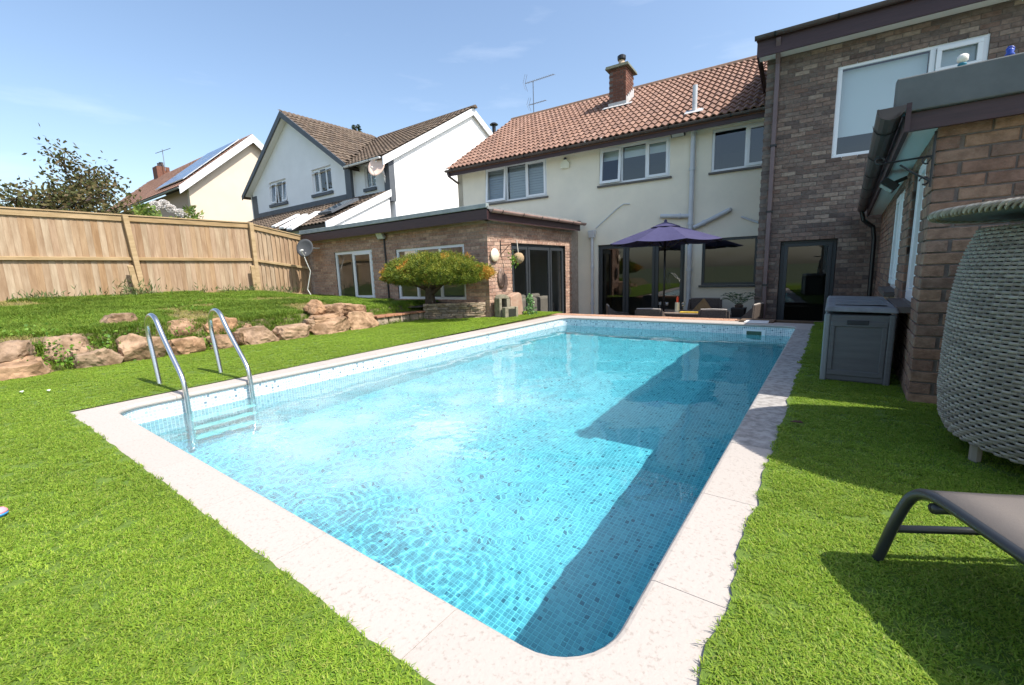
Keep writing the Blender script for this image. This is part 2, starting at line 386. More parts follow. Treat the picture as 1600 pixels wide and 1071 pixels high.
# ================================================================== GROUND AND POOL
PATIO = -.68
GRASSBASE = mat('turf_backing', (.08, .14, .014), .95, (.12, .18, .018), 30, .5, 200)
SOIL = mat('lawn_soil', (.09, .085, .035), .95, (.16, .12, .06), 2.2, .6, 40)
FARG = mat('far_ground', (.07, .1, .04), .95, (.1, .11, .05), .3)
X0, X1, Y0, Y1 = -4.396, -.374, .772, 7.774; ZW, ZF, RC = -.17, -1.22, .2
g = MB()
B = 900; hx0, hx1, hy0, hy1 = X0-.6, X1+.6, Y0-.6, Y1+.6
for q in ([(-B, -B), (B, -B), (B, hy0), (-B, hy0)], [(-B, hy1), (B, hy1), (B, B), (-B, B)], [(-B, hy0), (hx0, hy0), (hx0, hy1), (-B, hy1)], [(hx1, hy0), (B, hy0), (B, hy1), (hx1, hy1)]):
    g.quad(*[(x, y, PATIO-.06) for x, y in q])
tag(g.build('ground', FARG), kind='structure')
PAVE = mat('patio_paving', (.33, .26, .21), .85, (.25, .2, .17), 4, .2)
pv = MB(); rr = random.Random(3)
for i in range(14):
    for k in range(8):
        x, y = -5.75+i*.46, 8.55+k*.46
        if y+.45 < 11.9: pv.box(x, x+.45, y, y+.45, 0, 0) if 0 else pv.hexa([(x, y, PATIO-.06), (x+.45, y, PATIO-.06), (x+.45, y+.45, PATIO-.06), (x, y+.45, PATIO-.06), (x, y, PATIO), (x+.45, y, PATIO), (x+.45, y+.45, PATIO), (x, y+.45, PATIO)])
tag(pv.build('patio', PAVE), kind='structure')

# ---- artificial turf: sheet with a rough cut edge against the coping
def wob(a, n, amp): return [(a+random.uniform(-amp, amp)) for _ in range(n)]
LX = lambda y: -4.545-.31*max(0, min(1, (y-.57)/7.1))+.018*math.sin(y*5.1)*0
RX = lambda y: -.185+.022*mnoise.noise(V((y*2.1,0,7)))+.02*mnoise.noise(V((y*6.3,0,1)))+.012*mnoise.noise(V((y*19,0,2)))
NY = lambda x: .572+.008*mnoise.noise(V((x*2.7,5,7)))+.008*mnoise.noise(V((x*7.1,3,1)))+.006*mnoise.noise(V((x*19,4,2)))
STONE_X = -6.9
turfz = .008
def strip(mb, pa, pb, z=turfz):
    for k in range(len(pa)-1): mb.quad((*pa[k], z), (*pa[k+1], z), (*pb[k+1], z), (*pb[k], z))
def outerleft(y): return STONE_X if y < 6.2 else (STONE_X+(y-6.2)*1.2 if y < 7.1 else -5.82)
tf = MB(); n = 90
ys = [NY(-4.56)+(8.62-.57)*k/n for k in range(n+1)]
strip(tf, [(outerleft(y), y) for y in ys], [(LX(y), y) for y in ys])
tf.quad((STONE_X, -4, turfz), (-4.545, -4, turfz), (LX(.5), ys[0], turfz), (outerleft(0), ys[0], turfz))
xs = [-4.545+(RX(.57)+4.545)*k/140 for k in range(141)]
strip(tf, [(x, -4) for x in xs], [(x, NY(x)) for x in xs])
ys2 = [NY(RX(.57))+(8.42-.57)*k/260 for k in range(261)]
strip(tf, [(RX(y), y) for y in ys2], [(4.5, y) for y in ys2])
tf.quad((xs[-1], -4, turfz), (4.5, -4, turfz), (4.5, ys2[0], turfz), (RX(.57), ys2[0], turfz))
turf = tag(tf.build('artificial_turf', GRASSBASE), kind='structure')
# earth platform that carries the turf and holds the pool shell
pf = MB(); px = [(-13.4, X0-.3), (X1+.3, 4.6)]
for (a, b_) in px: pf.hexa([(a, -4.1, PATIO-.2), (b_, -4.1, PATIO-.2), (b_, 8.35, PATIO-.2), (a, 8.35, PATIO-.2), (a, -4.1, -.012), (b_, -4.1, -.012), (b_, 8.35, -.012), (a, 8.35, -.012)])
pf.hexa([(X0-.3, -4.1, PATIO-.2), (X1+.3, -4.1, PATIO-.2), (X1+.3, Y0-.24, PATIO-.2), (X0-.3, Y0-.24, PATIO-.2), (X0-.3, -4.1, -.012), (X1+.3, -4.1, -.012), (X1+.3, Y0-.24, -.012), (X0-.3, Y0-.24, -.012)])
pf.hexa([(X0-.3, Y1+.2, PATIO-.2), (X1+.3, Y1+.2, PATIO-.2), (X1+.3, 8.44, PATIO-.2), (X0-.3, 8.44, PATIO-.2), (X0-.3, Y1+.2, -.06), (X1+.3, Y1+.2, -.06), (X1+.3, 8.44, -.06), (X0-.3, 8.44, -.06)])
tag(pf.build('garden_terrace', SOIL), kind='structure')

# ---- pool shell
pool = thing('swimming_pool', 'rectangular in-ground swimming pool lined with pale blue mosaic and edged with stone coping', 'pool', ((X0+X1)/2, (Y0+Y1)/2, ZF))
def perimeter(off=0, seg=10):
    """rounded rectangle, anticlockwise, with cumulative length; off>0 grows it"""
    pts = []
    for (cx, cy, a0) in ((X1-RC, Y0+RC, -PI/2), (X1-RC, Y1-RC, 0), (X0+RC, Y1-RC, PI/2), (X0+RC, Y0+RC, PI)):
        for k in range(seg+1):
            a = a0+PI/2*k/seg; pts.append((cx+(RC+off)*math.cos(a), cy+(RC+off)*math.sin(a)))
    return pts
GROUT = mat('white_grout', (.93, .93, .92), .8, (.88, .89, .88), 14)
per = perimeter(.002); sh = MB(); m_ = len(per)
for k in range(m_):
    a, b_ = per[k], per[(k+1) % m_]; sh.quad((*a, ZF), (*b_, ZF), (*b_, -.03), (*a, -.03))
sh.quad((X0-.05, Y0-.05, ZF-.001), (X1+.05, Y0-.05, ZF-.001), (X1+.05, Y1+.05, ZF-.001), (X0-.05, Y1+.05, ZF-.001))
sh.build('shell', GROUT, pool, caustic=True)
# mosaic: tens of thousands of small tiles, real geometry
MOS = bpy.data.materials.new('glass_mosaic'); MOS.use_nodes = True
_n = MOS.node_tree; _b = _n.nodes['Principled BSDF']; _b.inputs['Roughness'].default_value = .18
_a = _n.nodes.new('ShaderNodeAttribute'); _a.attribute_name = 'rnd'
_rp = _n.nodes.new('ShaderNodeValToRGB'); _rp.color_ramp.interpolation = 'CONSTANT'; _el = _rp.color_ramp.elements
for pos, c in ((0, (.17, .25, .31)), (.05, (.36, .45, .5)), (.13, (.47, .56, .6)), (.4, (.53, .62, .65)), (.66, (.43, .53, .58)), (.84, (.66, .72, .74))):
    e = _el[0] if pos == 0 else _el.new(pos)
    e.position = pos; e.color = (*c, 1)
_el.remove(_el[-1]) if len(_el) > 6 else None
_n.links.new(_a.outputs['Fac'], _rp.inputs[0]); _n.links.new(_rp.outputs[0], _b.inputs['Base Color'])
TP, TS, TH = .0275, .0226, .001
def tile_boxes(c, u, v, w, sides=True):
    """c (n,3) tile centres, u,v half axes (n,3), w normals (n,3) -> quads"""
    t = c+w*TH; ins = .93
    A = [t-u*ins-v*ins, t+u*ins-v*ins, t+u*ins+v*ins, t-u*ins+v*ins]; Bq = [c-u-v, c+u-v, c+u+v, c-u+v]
    out = [np.stack(A, 1)]
    if sides:
        for k in range(4): out.append(np.stack([Bq[k], Bq[(k+1) % 4], A[(k+1) % 4], A[k]], 1))
    return np.concatenate(out), (5 if sides else 1)
gx = np.arange(X0+.014, X1-.005, TP); gy = np.arange(Y0+.014, Y1-.005, TP); GX, GY = np.meshgrid(gx, gy)
GX = GX.ravel(); GY = GY.ravel(); n = len(GX)
cx = np.clip(GX, X0+RC, X1-RC); cy = np.clip(GY, Y0+RC, Y1-RC)
ok = np.hypot(GX-cx, GY-cy) < RC; GX = GX[ok]; GY = GY[ok]; n = len(GX)
c = np.stack([GX, GY, np.full(n, ZF)], 1); z3 = np.zeros((n, 3)); u = z3.copy(); u[:, 0] = TS/2; v = z3.copy(); v[:, 1] = TS/2; w = z3.copy(); w[:, 2] = 1
q, k = tile_boxes(c, u, v, w); o = numesh('floor_mosaic', q, 4, MOS, pool, {'rnd': np.tile(RNG.random(n), k)}, caustic=True); o['kind'] = 'stuff'
P = np.array(perimeter(.001, 14)); P = np.vstack([P, P[:1]]); seglen = np.hypot(*np.diff(P, axis=0).T); S_ = np.concatenate([[0], np.cumsum(seglen)])
npn = int(S_[-1]/TP); sm = (np.arange(npn)+.5)*S_[-1]/npn
pa = np.stack([np.interp(sm-TS/2, S_, P[:, 0]), np.interp(sm-TS/2, S_, P[:, 1])], 1); pb = np.stack([np.interp(sm+TS/2, S_, P[:, 0]), np.interp(sm+TS/2, S_, P[:, 1])], 1)
zr = np.arange(-.062, ZF+.012, -TP); nr = len(zr)
mid = (pa+pb)/2; hu = (pb-pa)/2; nrm = np.stack([-hu[:, 1], hu[:, 0]], 1); nrm /= np.linalg.norm(nrm, axis=1)[:, None]
c = np.concatenate([np.column_stack([mid, np.full(npn, z)]) for z in zr]); u = np.tile(np.column_stack([hu, np.zeros(npn)]), (nr, 1)); w = np.tile(np.column_stack([nrm, np.zeros(npn)]), (nr, 1))
v = np.zeros_like(c); v[:, 2] = TS/2
q, k = tile_boxes(c, u, v, w); o = numesh('wall_mosaic', q, 4, MOS, pool, {'rnd': np.tile(RNG.random(len(c)), k)}, caustic=True); o['kind'] = 'stuff'

# ---- coping stones with a rounded nose
COPE = mat('coping_stone_speckled', [(.405, .36, .32), (.43, .38, .34), (.385, .345, .31)], .85, (.78, .76, .74), 80, .18, 90, rnd='obj', contrast=(.55, .68))
COPE_WORN_SHADED = mat('coping_stone_weathered_shaded', [(.4, .37, .34), (.43, .4, .365), (.37, .345, .325)], .9, (.56, .55, .54), 22, .4, 40, rnd='obj', contrast=(.4, .66))  # mottled weathering, with some of the shade on this run put into its tone
def cope(inner, outer, m=COPE, th=.045, nose=.022):
    b = MB(); rings = []
    for (p, q) in zip(inner, outer):
        p = V((*p, 0)); q = V((*q, 0)); d = (q-p).normalized()
        pr = [q+V((0, 0, -th)), q+V((0, 0, -.004)), q-d*.004]
        for a in (0, 30, 60, 90, 120, 150, 180): pr.append(p+d*(nose*(1-math.sin(R(a))))+V((0, 0, -nose+nose*math.cos(R(a)))))
        pr.append(p+d*nose+V((0, 0, -th))); rings.append(pr)
    n = len(rings[0]); b.v = [p for r_ in rings for p in r_]
    for k in range(len(rings)-1):
        for j in range(n): b.f.append((k*n+j, k*n+(j+1) % n, (k+1)*n+(j+1) % n, (k+1)*n+j))
    b.f.append(tuple(range(n))); b.f.append(tuple(range((len(rings)-1)*n+n-1, (len(rings)-1)*n-1, -1)))
    return b.build('coping_stone', m, pool, smooth=False, caustic=False)
OV = .018; CW = .3; J = .0022
def run(p0, p1, nrm, m=COPE, stones=None):
    p0, p1 = V(p0), V(p1); ln = (p1-p0).length; t = (p1-p0)/ln; k = stones or max(1, round(ln/.66)); nn = V(nrm)
    cuts = [0]+[ln*(i+random.uniform(-.04, .04))/k for i in range(1, k)]+[ln]
    for i in range(k):
        a, b_ = cuts[i]+J/2, cuts[i+1]-J/2; ps = [p0+t*(a+(b_-a)*s) for s in (0, .5, 1)]
        cope([tuple((q-nn*OV))[:2] for q in ps], [tuple((q+nn*CW))[:2] for q in ps], m)
LC = .42
run((X0+LC, Y0, 0), (X1-LC, Y0, 0), (0, -1, 0), stones=5); run((X0, Y0+LC, 0), (X0, Y1-LC, 0), (-1, 0, 0)); run((X1, Y0+LC, 0), (X1, 2.45, 0), (1, 0, 0), stones=2); run((X1, 2.45, 0), (X1, Y1-LC, 0), (1, 0, 0), COPE_WORN_SHADED, 8)
run((X0+LC, Y1, 0), (X1-LC, Y1, 0), (0, 1, 0))
for (sx, sy, xx, yy) in ((1, -1, X1, Y0), (1, 1, X1, Y1), (-1, 1, X0, Y1), (-1, -1, X0, Y0)):
    ccx, ccy = xx-sx*RC, yy-sy*RC; inn = []; out = []
    e = LC-J/2
    inn.append((xx-sx*e, yy-sy*OV)); out.append((xx-sx*e, yy+sy*CW))
    for k in range(9):
        a = PI/2*(1-k/8); r_ = RC-OV; inn.append((ccx+sx*r_*math.cos(a), ccy+sy*r_*math.sin(a)))
        if k < 4: o_ = (xx-sx*RC+sx*(RC+CW)*k/4, yy+sy*CW)
        else: o_ = (xx+sx*CW, yy-sy*RC+sy*(RC+CW)*(8-k)/4)
        out.append(o_)
    inn.append((xx-sx*OV, yy-sy*e)); out.append((xx+sx*CW, yy-sy*e))
    cope(inn, out)
# brick pavers behind the far coping
PAVER = mat('orange_paver', [(.5, .27, .17), (.56, .33, .21), (.45, .25, .17)], .85, (.75, .72, .7), 25, .3, rnd='obj')
pm_ = MB(); pm_.hexa([(-.107, 0, 0), (.107, 0, 0), (.107, .1, 0), (-.107, .1, 0), (-.105, .002, .06), (.105, .002, .06), (.105, .098, .06), (-.105, .098, .06)])
pme = pm_.mesh('paver'); pme.materials.append(PAVER)
for r_ in range(3):
    for k in range(17):
        x = -4.95+k*.222+(.11 if r_ % 2 else 0); y = Y1+CW+.006+r_*.106
        o = bpy.data.objects.new('paver', pme); COL.objects.link(o); o.parent = pool; o.location = V((x, y, -.058+random.uniform(-.001, .0015)))-WO[pool]
# skimmer: mouth in the far wall, white lid and timber edging on the deck
sk = MB((-.98, Y1, 0), (1, 0, 0)); SKW = mat('white_pool_plastic', (.8, .82, .82), .35)
sk.box(-.13, .19, 0, .012, -.115, -.085); sk.box(-.13, .19, 0, .012, -.235, -.205); sk.box(-.13, -.075, 0, .012, -.205, -.115); sk.box(.135, .19, 0, .012, -.205, -.115)
skm = sk.build('skimmer', SKW, pool, bevel=.004, caustic=True)
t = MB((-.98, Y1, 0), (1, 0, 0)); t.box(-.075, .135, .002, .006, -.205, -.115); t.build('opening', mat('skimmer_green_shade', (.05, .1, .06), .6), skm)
t = MB((-.98, Y1, 0), (1, 0, 0)); t.box(-.14, .2, -.42, -.1, .002, .014); t.build('skimmer_lid', SKW, pool, bevel=.004)
WOODD = mat('weathered_timber', (.16, .1, .06), .85, (.09, .06, .04), 4, .4, stretch=(1, 1, 1))
t = MB((-.98, Y1, 0), (1, 0, 0)); t.box(-.22, .27, -.5, -.425, -.02, .03); t.box(-.22, -.145, -.42, -.2, -.02, .03); t.box(.205, .27, -.42, -.2, -.02, .03); t.box(.28, .9, -.53, -.46, -.02, .02); t.build('timber_edging', WOODD, pool, bevel=.004)

# ---- water: rippled sheet, light refracts through it
nx, ny = 500, 860
wx = np.linspace(X0-.012, X1+.012, nx); wy = np.linspace(Y0-.012, Y1+.012, ny); WX, WY = np.meshgrid(wx, wy)
def waves(lams, slope, seed):
    r_ = np.random.default_rng(seed); Z = np.zeros_like(WX)
    for lam in lams:
        a, ph = r_.random()*6.283, r_.random()*6.283
        Z += lam*slope*np.sin(2*PI/lam*(WX*math.cos(a)+WY*math.sin(a))+ph)
    return Z
def gauss(px_, py_, sx, sy):
    p = onZ(ZW, px_, py_); return np.exp(-((WX-p.x)/sx)**2-((WY-p.y)/sy)**2)
calm = waves(np.geomspace(.35, 1.7, 10), .0010, 1)+waves(np.geomspace(.14, .3, 8), .0005, 9)
chop = waves(np.geomspace(.06, .2, 20), .00095, 2)
fine = waves(np.geomspace(.05, .1, 14), .0007, 3)
WZ = calm*.8
WZ += chop*(.75*gauss(450, 680, .9, 1.0)+.5*gauss(620, 740, .9, .6)+.25*gauss(900, 560, 1.6, 2.2)+.55*gauss(800, 800, .5, .4))
WZ += fine*(1.0*gauss(700, 640, .95, 1.15)+.3*gauss(560, 600, 1.2, 1.5))
for (px_, py_, lam, amp, dec) in ((800, 785, .058, .00015, .42), (690, 745, .066, .0002, .5), (560, 720, .06, .0002, .5), (430, 665, .06, .0002, .5)):
    p = onZ(ZW, px_, py_); rad = np.hypot(WX-p.x, WY-p.y); WZ += amp*np.sin(2*PI*rad/lam+1.7*np.sin(np.arctan2(WY-p.y, WX-p.x)*3+rad*9))*np.exp(-(rad/dec)**2)*(1-np.exp(-(rad/.1)**2))
me = bpy.data.meshes.new('pool_water')
me.vertices.add(nx*ny); me.vertices.foreach_set('co', np.stack([WX, WY, ZW+WZ], -1).astype(np.float32).ravel())
I, Jx = np.meshgrid(np.arange(ny-1), np.arange(nx-1), indexing='ij'); b0 = (I*nx+Jx).ravel()
fq = np.stack([b0, b0+1, b0+nx+1, b0+nx], 1).astype(np.int32); me.loops.add(fq.size); me.loops.foreach_set('vertex_index', fq.ravel())
me.polygons.add(len(fq)); me.polygons.foreach_set('loop_start', np.arange(0, fq.size, 4, dtype=np.int32)); me.update(calc_edges=True)
WATER = bpy.data.materials.new('pool_water'); WATER.use_nodes = True; _b = WATER.node_tree.nodes['Principled BSDF']
_b.inputs['Base Color'].default_value = (.16, .8, .95, 1); _b.inputs['Transmission Weight'].default_value = 1; _b.inputs['Roughness'].default_value = 0; _b.inputs['IOR'].default_value = 1.33
# milky aerated water by the inlet jets; the wider veil paints sunlit water paler
sun_milk = np.clip(.002+.17*gauss(690, 640, .9, 1.4)+.08*gauss(560, 600, .9, 2.0)+.07*gauss(760, 560, .9, 1.8)+.1*gauss(480, 680, 1.1, 1.0)+.09*gauss(640, 760, .75, .5), 0, .21)
_at = me.attributes.new('sun_milk', 'FLOAT', 'POINT'); _at.data.foreach_set('value', sun_milk.astype(np.float32).ravel())
_w = WATER.node_tree; _an = _w.nodes.new('ShaderNodeAttribute'); _an.attribute_name = 'sun_milk'; _df = _w.nodes.new('ShaderNodeBsdfDiffuse'); _df.inputs[0].default_value = (.9, .96, .95, 1)
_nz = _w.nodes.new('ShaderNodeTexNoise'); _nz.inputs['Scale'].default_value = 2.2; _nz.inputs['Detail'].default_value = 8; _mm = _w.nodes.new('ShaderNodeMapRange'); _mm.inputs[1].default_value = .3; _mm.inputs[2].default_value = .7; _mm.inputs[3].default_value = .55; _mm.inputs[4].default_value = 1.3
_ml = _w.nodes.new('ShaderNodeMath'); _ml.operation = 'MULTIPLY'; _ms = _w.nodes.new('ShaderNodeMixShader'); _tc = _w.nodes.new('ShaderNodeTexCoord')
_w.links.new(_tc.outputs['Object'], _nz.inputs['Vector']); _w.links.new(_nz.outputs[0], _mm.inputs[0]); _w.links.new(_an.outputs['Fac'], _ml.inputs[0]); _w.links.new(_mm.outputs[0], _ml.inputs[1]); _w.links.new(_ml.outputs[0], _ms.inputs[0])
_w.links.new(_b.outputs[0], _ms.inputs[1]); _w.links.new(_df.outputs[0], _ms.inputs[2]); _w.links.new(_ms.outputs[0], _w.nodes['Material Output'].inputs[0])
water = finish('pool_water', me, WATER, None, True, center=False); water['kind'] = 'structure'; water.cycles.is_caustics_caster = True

# ---- pool ladder
lad = thing('pool_ladder', 'stainless steel pool ladder with two hooped handrails and three white treads', 'ladder', (-4.99, 1.48, 0))
for yy in (1.25, 1.76):
    pts = [V((-4.99, yy, -.05)), V((-5.055, yy, .28)), V((-5.095, yy, .43))]
    pts += [V((-4.93+.168*math.cos(a), yy, .5+.155*math.sin(a))) for a in [PI*(1-.08)-k*(PI*.72)/9 for k in range(10)]]
    pts += [V((-4.7, yy, .47)), V((-4.52, yy, .285)), V((-4.42, yy, .19)), V((-4.37, yy, .13)), V((-4.348, yy, .05)), V((-4.34, yy, -.2)), V((-4.33, yy, -1.08))]
    # smooth the polyline
    for _ in range(2):
        q = [pts[0]]
        for a, b_ in zip(pts, pts[1:]): q += [a*.75+b_*.25, a*.25+b_*.75]
        pts = q+[pts[-1]]
    h = MB(); h.tube(pts, .0205, 12); rail = h.build('handrail', STEEL, lad, smooth=True, caustic=True)
    fl = MB(); fl.lathe((-4.99, yy, 0), [(.03, 0), (.03, .006), (.022, .012)], 16); fl.build('base_flange', STEEL, rail, smooth=False)
TREAD = mat('white_ladder_tread', (.88, .86, .74), .5, (.82, .8, .68), 30)
for z in (-.37, -.62, -.88):
    t = MB(); t.hexa([(-4.375, 1.25, z-.035), (-4.285, 1.25, z-.035), (-4.285, 1.76, z-.035), (-4.375, 1.76, z-.035), (-4.375, 1.25, z), (-4.285, 1.25, z), (-4.285, 1.76, z), (-4.375, 1.76, z)])
    t.build('tread', TREAD, lad, bevel=.006, caustic=True)

# ================================================================== TURF BLADES AND LAWN
def world_tone(m, scale, lo, hi):
    """uneven growth: slow variation of the blade colour over the ground"""
    N = m.node_tree.nodes; L = m.node_tree.links; ge = N.new('ShaderNodeNewGeometry'); nz = N.new('ShaderNodeTexNoise'); nz.inputs['Scale'].default_value = scale; nz.inputs['Detail'].default_value = 6; nz.inputs['Roughness'].default_value = .65
    L.new(ge.outputs['Position'], nz.inputs['Vector']); mr = N.new('ShaderNodeMapRange'); mr.inputs[1].default_value = .3; mr.inputs[2].default_value = .7; mr.inputs[3].default_value = lo; mr.inputs[4].default_value = hi; L.new(nz.outputs[0], mr.inputs[0])
    vm = N.new('ShaderNodeVectorMath'); vm.operation = 'SCALE'; L.new(mr.outputs[0], vm.inputs['Scale'])
    b = N['Principled BSDF']; src = b.inputs['Base Color'].links[0].from_socket
    for l in list(src.links): L.new(vm.outputs[0], l.to_socket)
    L.new(src, vm.inputs[0])
def blade_tuft(name, m, nb, rad, hmin, hmax, wid, lean, seed, seg=2):
    r_ = np.random.default_rng(seed); Q = []; rn = []
    for i in range(nb):
        a = r_.random()*6.283; rr_ = rad*math.sqrt(r_.random()); p = np.array([rr_*math.cos(a), rr_*math.sin(a), -.004]); h = hmin+(hmax-hmin)*r_.random()
        t = r_.random()*6.283; d = np.array([math.cos(t), math.sin(t), 0])*lean*h*(.3+r_.random()); s = np.array([-math.sin(t), math.cos(t), 0])*wid*(.7+.6*r_.random())/2
        m1 = p+d*.3+np.array([0, 0, h*.6]); m2 = p+d+np.array([0, 0, h*.92*(1-.2*r_.random())])
        Q += [[p-s, p+s, m1+s*.9, m1-s*.9], [m1-s*.9, m1+s*.9, m2+s*.15, m2-s*.15]]; k = r_.random(); rn += [k, k]
    o = numesh(name, np.array(Q), 4, m, None, {'rnd': np.array(rn)}, center=False); COL.objects.unlink(o); return o
def scatter(name, pts, tufts, scl, label=None):
    pts = np.asarray(pts, float); n = len(pts); me = bpy.data.meshes.new(name); me.vertices.add(n); me.vertices.foreach_set('co', pts.astype(np.float32).ravel())
    for nm, ty, val in (('rz', 'FLOAT', RNG.random(n)*6.283), ('sc', 'FLOAT', scl), ('ix', 'INT', RNG.integers(0, len(tufts), n))):
        a = me.attributes.new(nm, ty, 'POINT'); a.data.foreach_set('value', val.astype(np.int32 if ty == 'INT' else np.float32))
    o = bpy.data.objects.new(name, me); COL.objects.link(o); o['kind'] = 'stuff'
    cc = bpy.data.collections.new(name+'_tufts')
    for t in tufts: cc.objects.link(t)
    ng = bpy.data.node_groups.new(name, 'GeometryNodeTree'); ng.interface.new_socket('Geometry', in_out='INPUT', socket_type='NodeSocketGeometry'); ng.interface.new_socket('Geometry', in_out='OUTPUT', socket_type='NodeSocketGeometry')
    N = ng.nodes; L = ng.links; gi = N.new('NodeGroupInput'); go = N.new('NodeGroupOutput'); ip = N.new('GeometryNodeInstanceOnPoints'); ci = N.new('GeometryNodeCollectionInfo')
    ci.inputs['Collection'].default_value = cc; ci.inputs['Separate Children'].default_value = True; ci.inputs['Reset Children'].default_value = True; ip.inputs['Pick Instance'].default_value = True
    def na(nm, ty): a = N.new('GeometryNodeInputNamedAttribute'); a.data_type = ty; a.inputs['Name'].default_value = nm; return next(s for s in a.outputs if s.enabled and s.name == 'Attribute')
    cx = N.new('ShaderNodeCombineXYZ'); er = N.new('FunctionNodeEulerToRotation'); L.new(na('rz', 'FLOAT'), cx.inputs[2]); L.new(cx.outputs[0], er.inputs[0]); L.new(er.outputs[0], ip.inputs['Rotation'])
    L.new(na('sc', 'FLOAT'), ip.inputs['Scale']); L.new(na('ix', 'INT'), ip.inputs['Instance Index'])
    L.new(gi.outputs[0], ip.inputs['Points']); L.new(ci.outputs[0], ip.inputs['Instance']); L.new(ip.outputs[0], go.inputs[0])
    md = o.modifiers.new('tufts', 'NODES'); md.node_group = ng
    if label: o['label'] = label
    return o
TURFM = mat('turf_blade', [(.115, .235, .02), (.22, .36, .027), (.305, .44, .038), (.165, .3, .023), (.39, .49, .06), (.255, .395, .032), (.43, .42, .12)], .55, rnd='attr', trans=.4, spec=.35); world_tone(TURFM, 1.1, .76, 1.12)
tufts = [blade_tuft('turf_tuft', TURFM, 66, .033, .007, .016, .0028, 1.05, 100+i) for i in range(6)]
pts = RNG.random((130000, 2))*np.array([9.0, 11.5])+np.array([-6.9, -2.9])
def inturf(x, y):
    if y > 8.55 or (y > 8.36 and x > -4.9): return False
    if x < outerleft(y)+.015: return False
    if NY(x)-.017 < y and LX(y)-.018 < x < RX(y)+.017: return False
    if x > .44 and y > 3.75: return False
    if y < .45 and x > 1.2 or x > 2.4: return False
    fx = x*_f.x+y*_f.y
    return fx > .25 or math.hypot(x, y) < 1.4
keep = []; ks = []
for x, y in pts:
    d = math.hypot(x, y); pr = 1 if d < 2.6 else (.75 if d < 4.5 else .55)
    if random.random() < pr and inturf(x, y): keep.append((x, y, turfz)); ks.append((.85+.35*random.random())*(1 if d < 2.6 else 1.05 if d < 4.5 else 1.1))
scatter('turf_blades', keep, tufts, np.array(ks), 'short bright green artificial grass around the pool')

def lawn_z(x, y):
    t = max(0, min(1, (-7.15-x)/5.6)); z = .34+.33*t
    e = max(0, min(1, (y-4.6)/2.6)); e = e*e*(3-2*e); z = z*(1-e)+(.3+.12*max(0, (-9-x)/3.5))*e
    z += .05*mnoise.noise(V((x*.7, y*.7, 3)))+.02*mnoise.noise(V((x*2.3, y*2.3, 9)))
    k = max(0, min(1, (x+7.35)/.45)); return z*(1-k)-.03*k
lw = MB(); nxl, nyl = 70, 110; lx = np.linspace(-13.3, -6.86, nxl); ly = np.linspace(-3.5, 7.25, nyl)
lw.v = [V((x, y, lawn_z(x, y))) for y in ly for x in lx]; lw.f = [(j*nxl+i, j*nxl+i+1, (j+1)*nxl+i+1, (j+1)*nxl+i) for j in range(nyl-1) for i in range(nxl-1)]
tag(lw.build('lawn', SOIL, smooth=True, center=False), kind='structure')
LAWNM = mat('lawn_blade', [(.11, .21, .02), (.18, .29, .028), (.25, .34, .04), (.13, .25, .022), (.32, .38, .06)], .6, rnd='attr', trans=.3, spec=.3); world_tone(LAWNM, .8, .6, 1.15)
STRAW = mat('dry_grass_blade', [(.3, .25, .08), (.4, .32, .13), (.25, .26, .06), (.45, .37, .17)], .7, rnd='attr', trans=.25, spec=.2)
lt = [blade_tuft('lawn_tuft', LAWNM, 34, .06, .03, .085, .005, 1.0, 200+i) for i in range(5)]; st = [blade_tuft('dry_tuft', STRAW, 26, .06, .02, .07, .004, 1.2, 300+i) for i in range(3)]
gp, gs, dp, ds = [], [], [], []
for x, y in RNG.random((30000, 2))*np.array([6.2, 7.4])+np.array([-13.1, -.2]):
    dry = mnoise.noise(V((x*.55+4, y*.55, 1)))+.4*mnoise.noise(V((x*1.7, y*1.7, 5)))
    band = math.exp(-((x+7.9+.25*(y-3))/.65)**2)*(.55 if 2.2 < y < 5 else .22); bare = dry+band
    z = lawn_z(x, y)
    if bare > .42:
        if random.random() < .4: dp.append((x, y, z)); ds.append(.6+.5*random.random())
    elif random.random() < .9: gp.append((x, y, z)); gs.append(.55+.6*random.random()+.5*max(0, mnoise.noise(V((x*1.3, y*1.3, 20)))))
scatter('lawn_grass', gp, lt, np.array(gs), 'rough green grass of the raised lawn below the fence')
scatter('dry_grass', dp, st, np.array(ds), 'dry straw coloured grass along the edge of the raised lawn')

# ================================================================== BUILDINGS
def onP(p0, nrm, px, py):
    r = ray(px, py); nrm = V(nrm); return CO+r*((V(p0)-CO).dot(nrm)/r.dot(nrm))
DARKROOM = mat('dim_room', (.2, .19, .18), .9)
BLINDW = mat('pale_blind', (.74, .8, .82), .8); BLINDG = mat('grey_slat_blind', (.38, .42, .46), .7)
A35 = R(3.5); HU = V((math.cos(A35), math.sin(A35), 0)); HN = V((HU.y, -HU.x, 0))

# ---- cream rendered house
CH0 = V((-10.0, 10.94, 0)); ch = thing('cream_house', 'cream rendered house with terracotta tiled roof, brick chimney and dark patio doors', 'house', CH0+V((0, 0, PATIO)))
def cu(x): return (x+10.0)/HU.x
CL = cu(-1.05)
ops = [(cu(-8.9), cu(-6.77), 3.05, 4.1), (cu(-5.19), cu(-3.39), 3.12, 4.05), (cu(-2.46), cu(-1.1), 3.07, 4.0), (cu(-5.24), cu(-2.98), PATIO, 1.58), (cu(-2.59), cu(-1.42), .47, 1.57)]
wall_panel(ch, CH0, HU, CL, PATIO, 4.25, ops, STUCCO, .22)
RB = -7.3
rm = MB(CH0, HU)
rm.box(.05, CL, -3.2, -3.1, PATIO, 4.2); rm.box(.05, CL, -3.1, -.23, 2.0, 2.3); rm.box(.05, CL, -3.1, -.23, 4.12, 4.2); rm.box(.05, CL, -3.1, -.23, PATIO-.1, PATIO+.01)
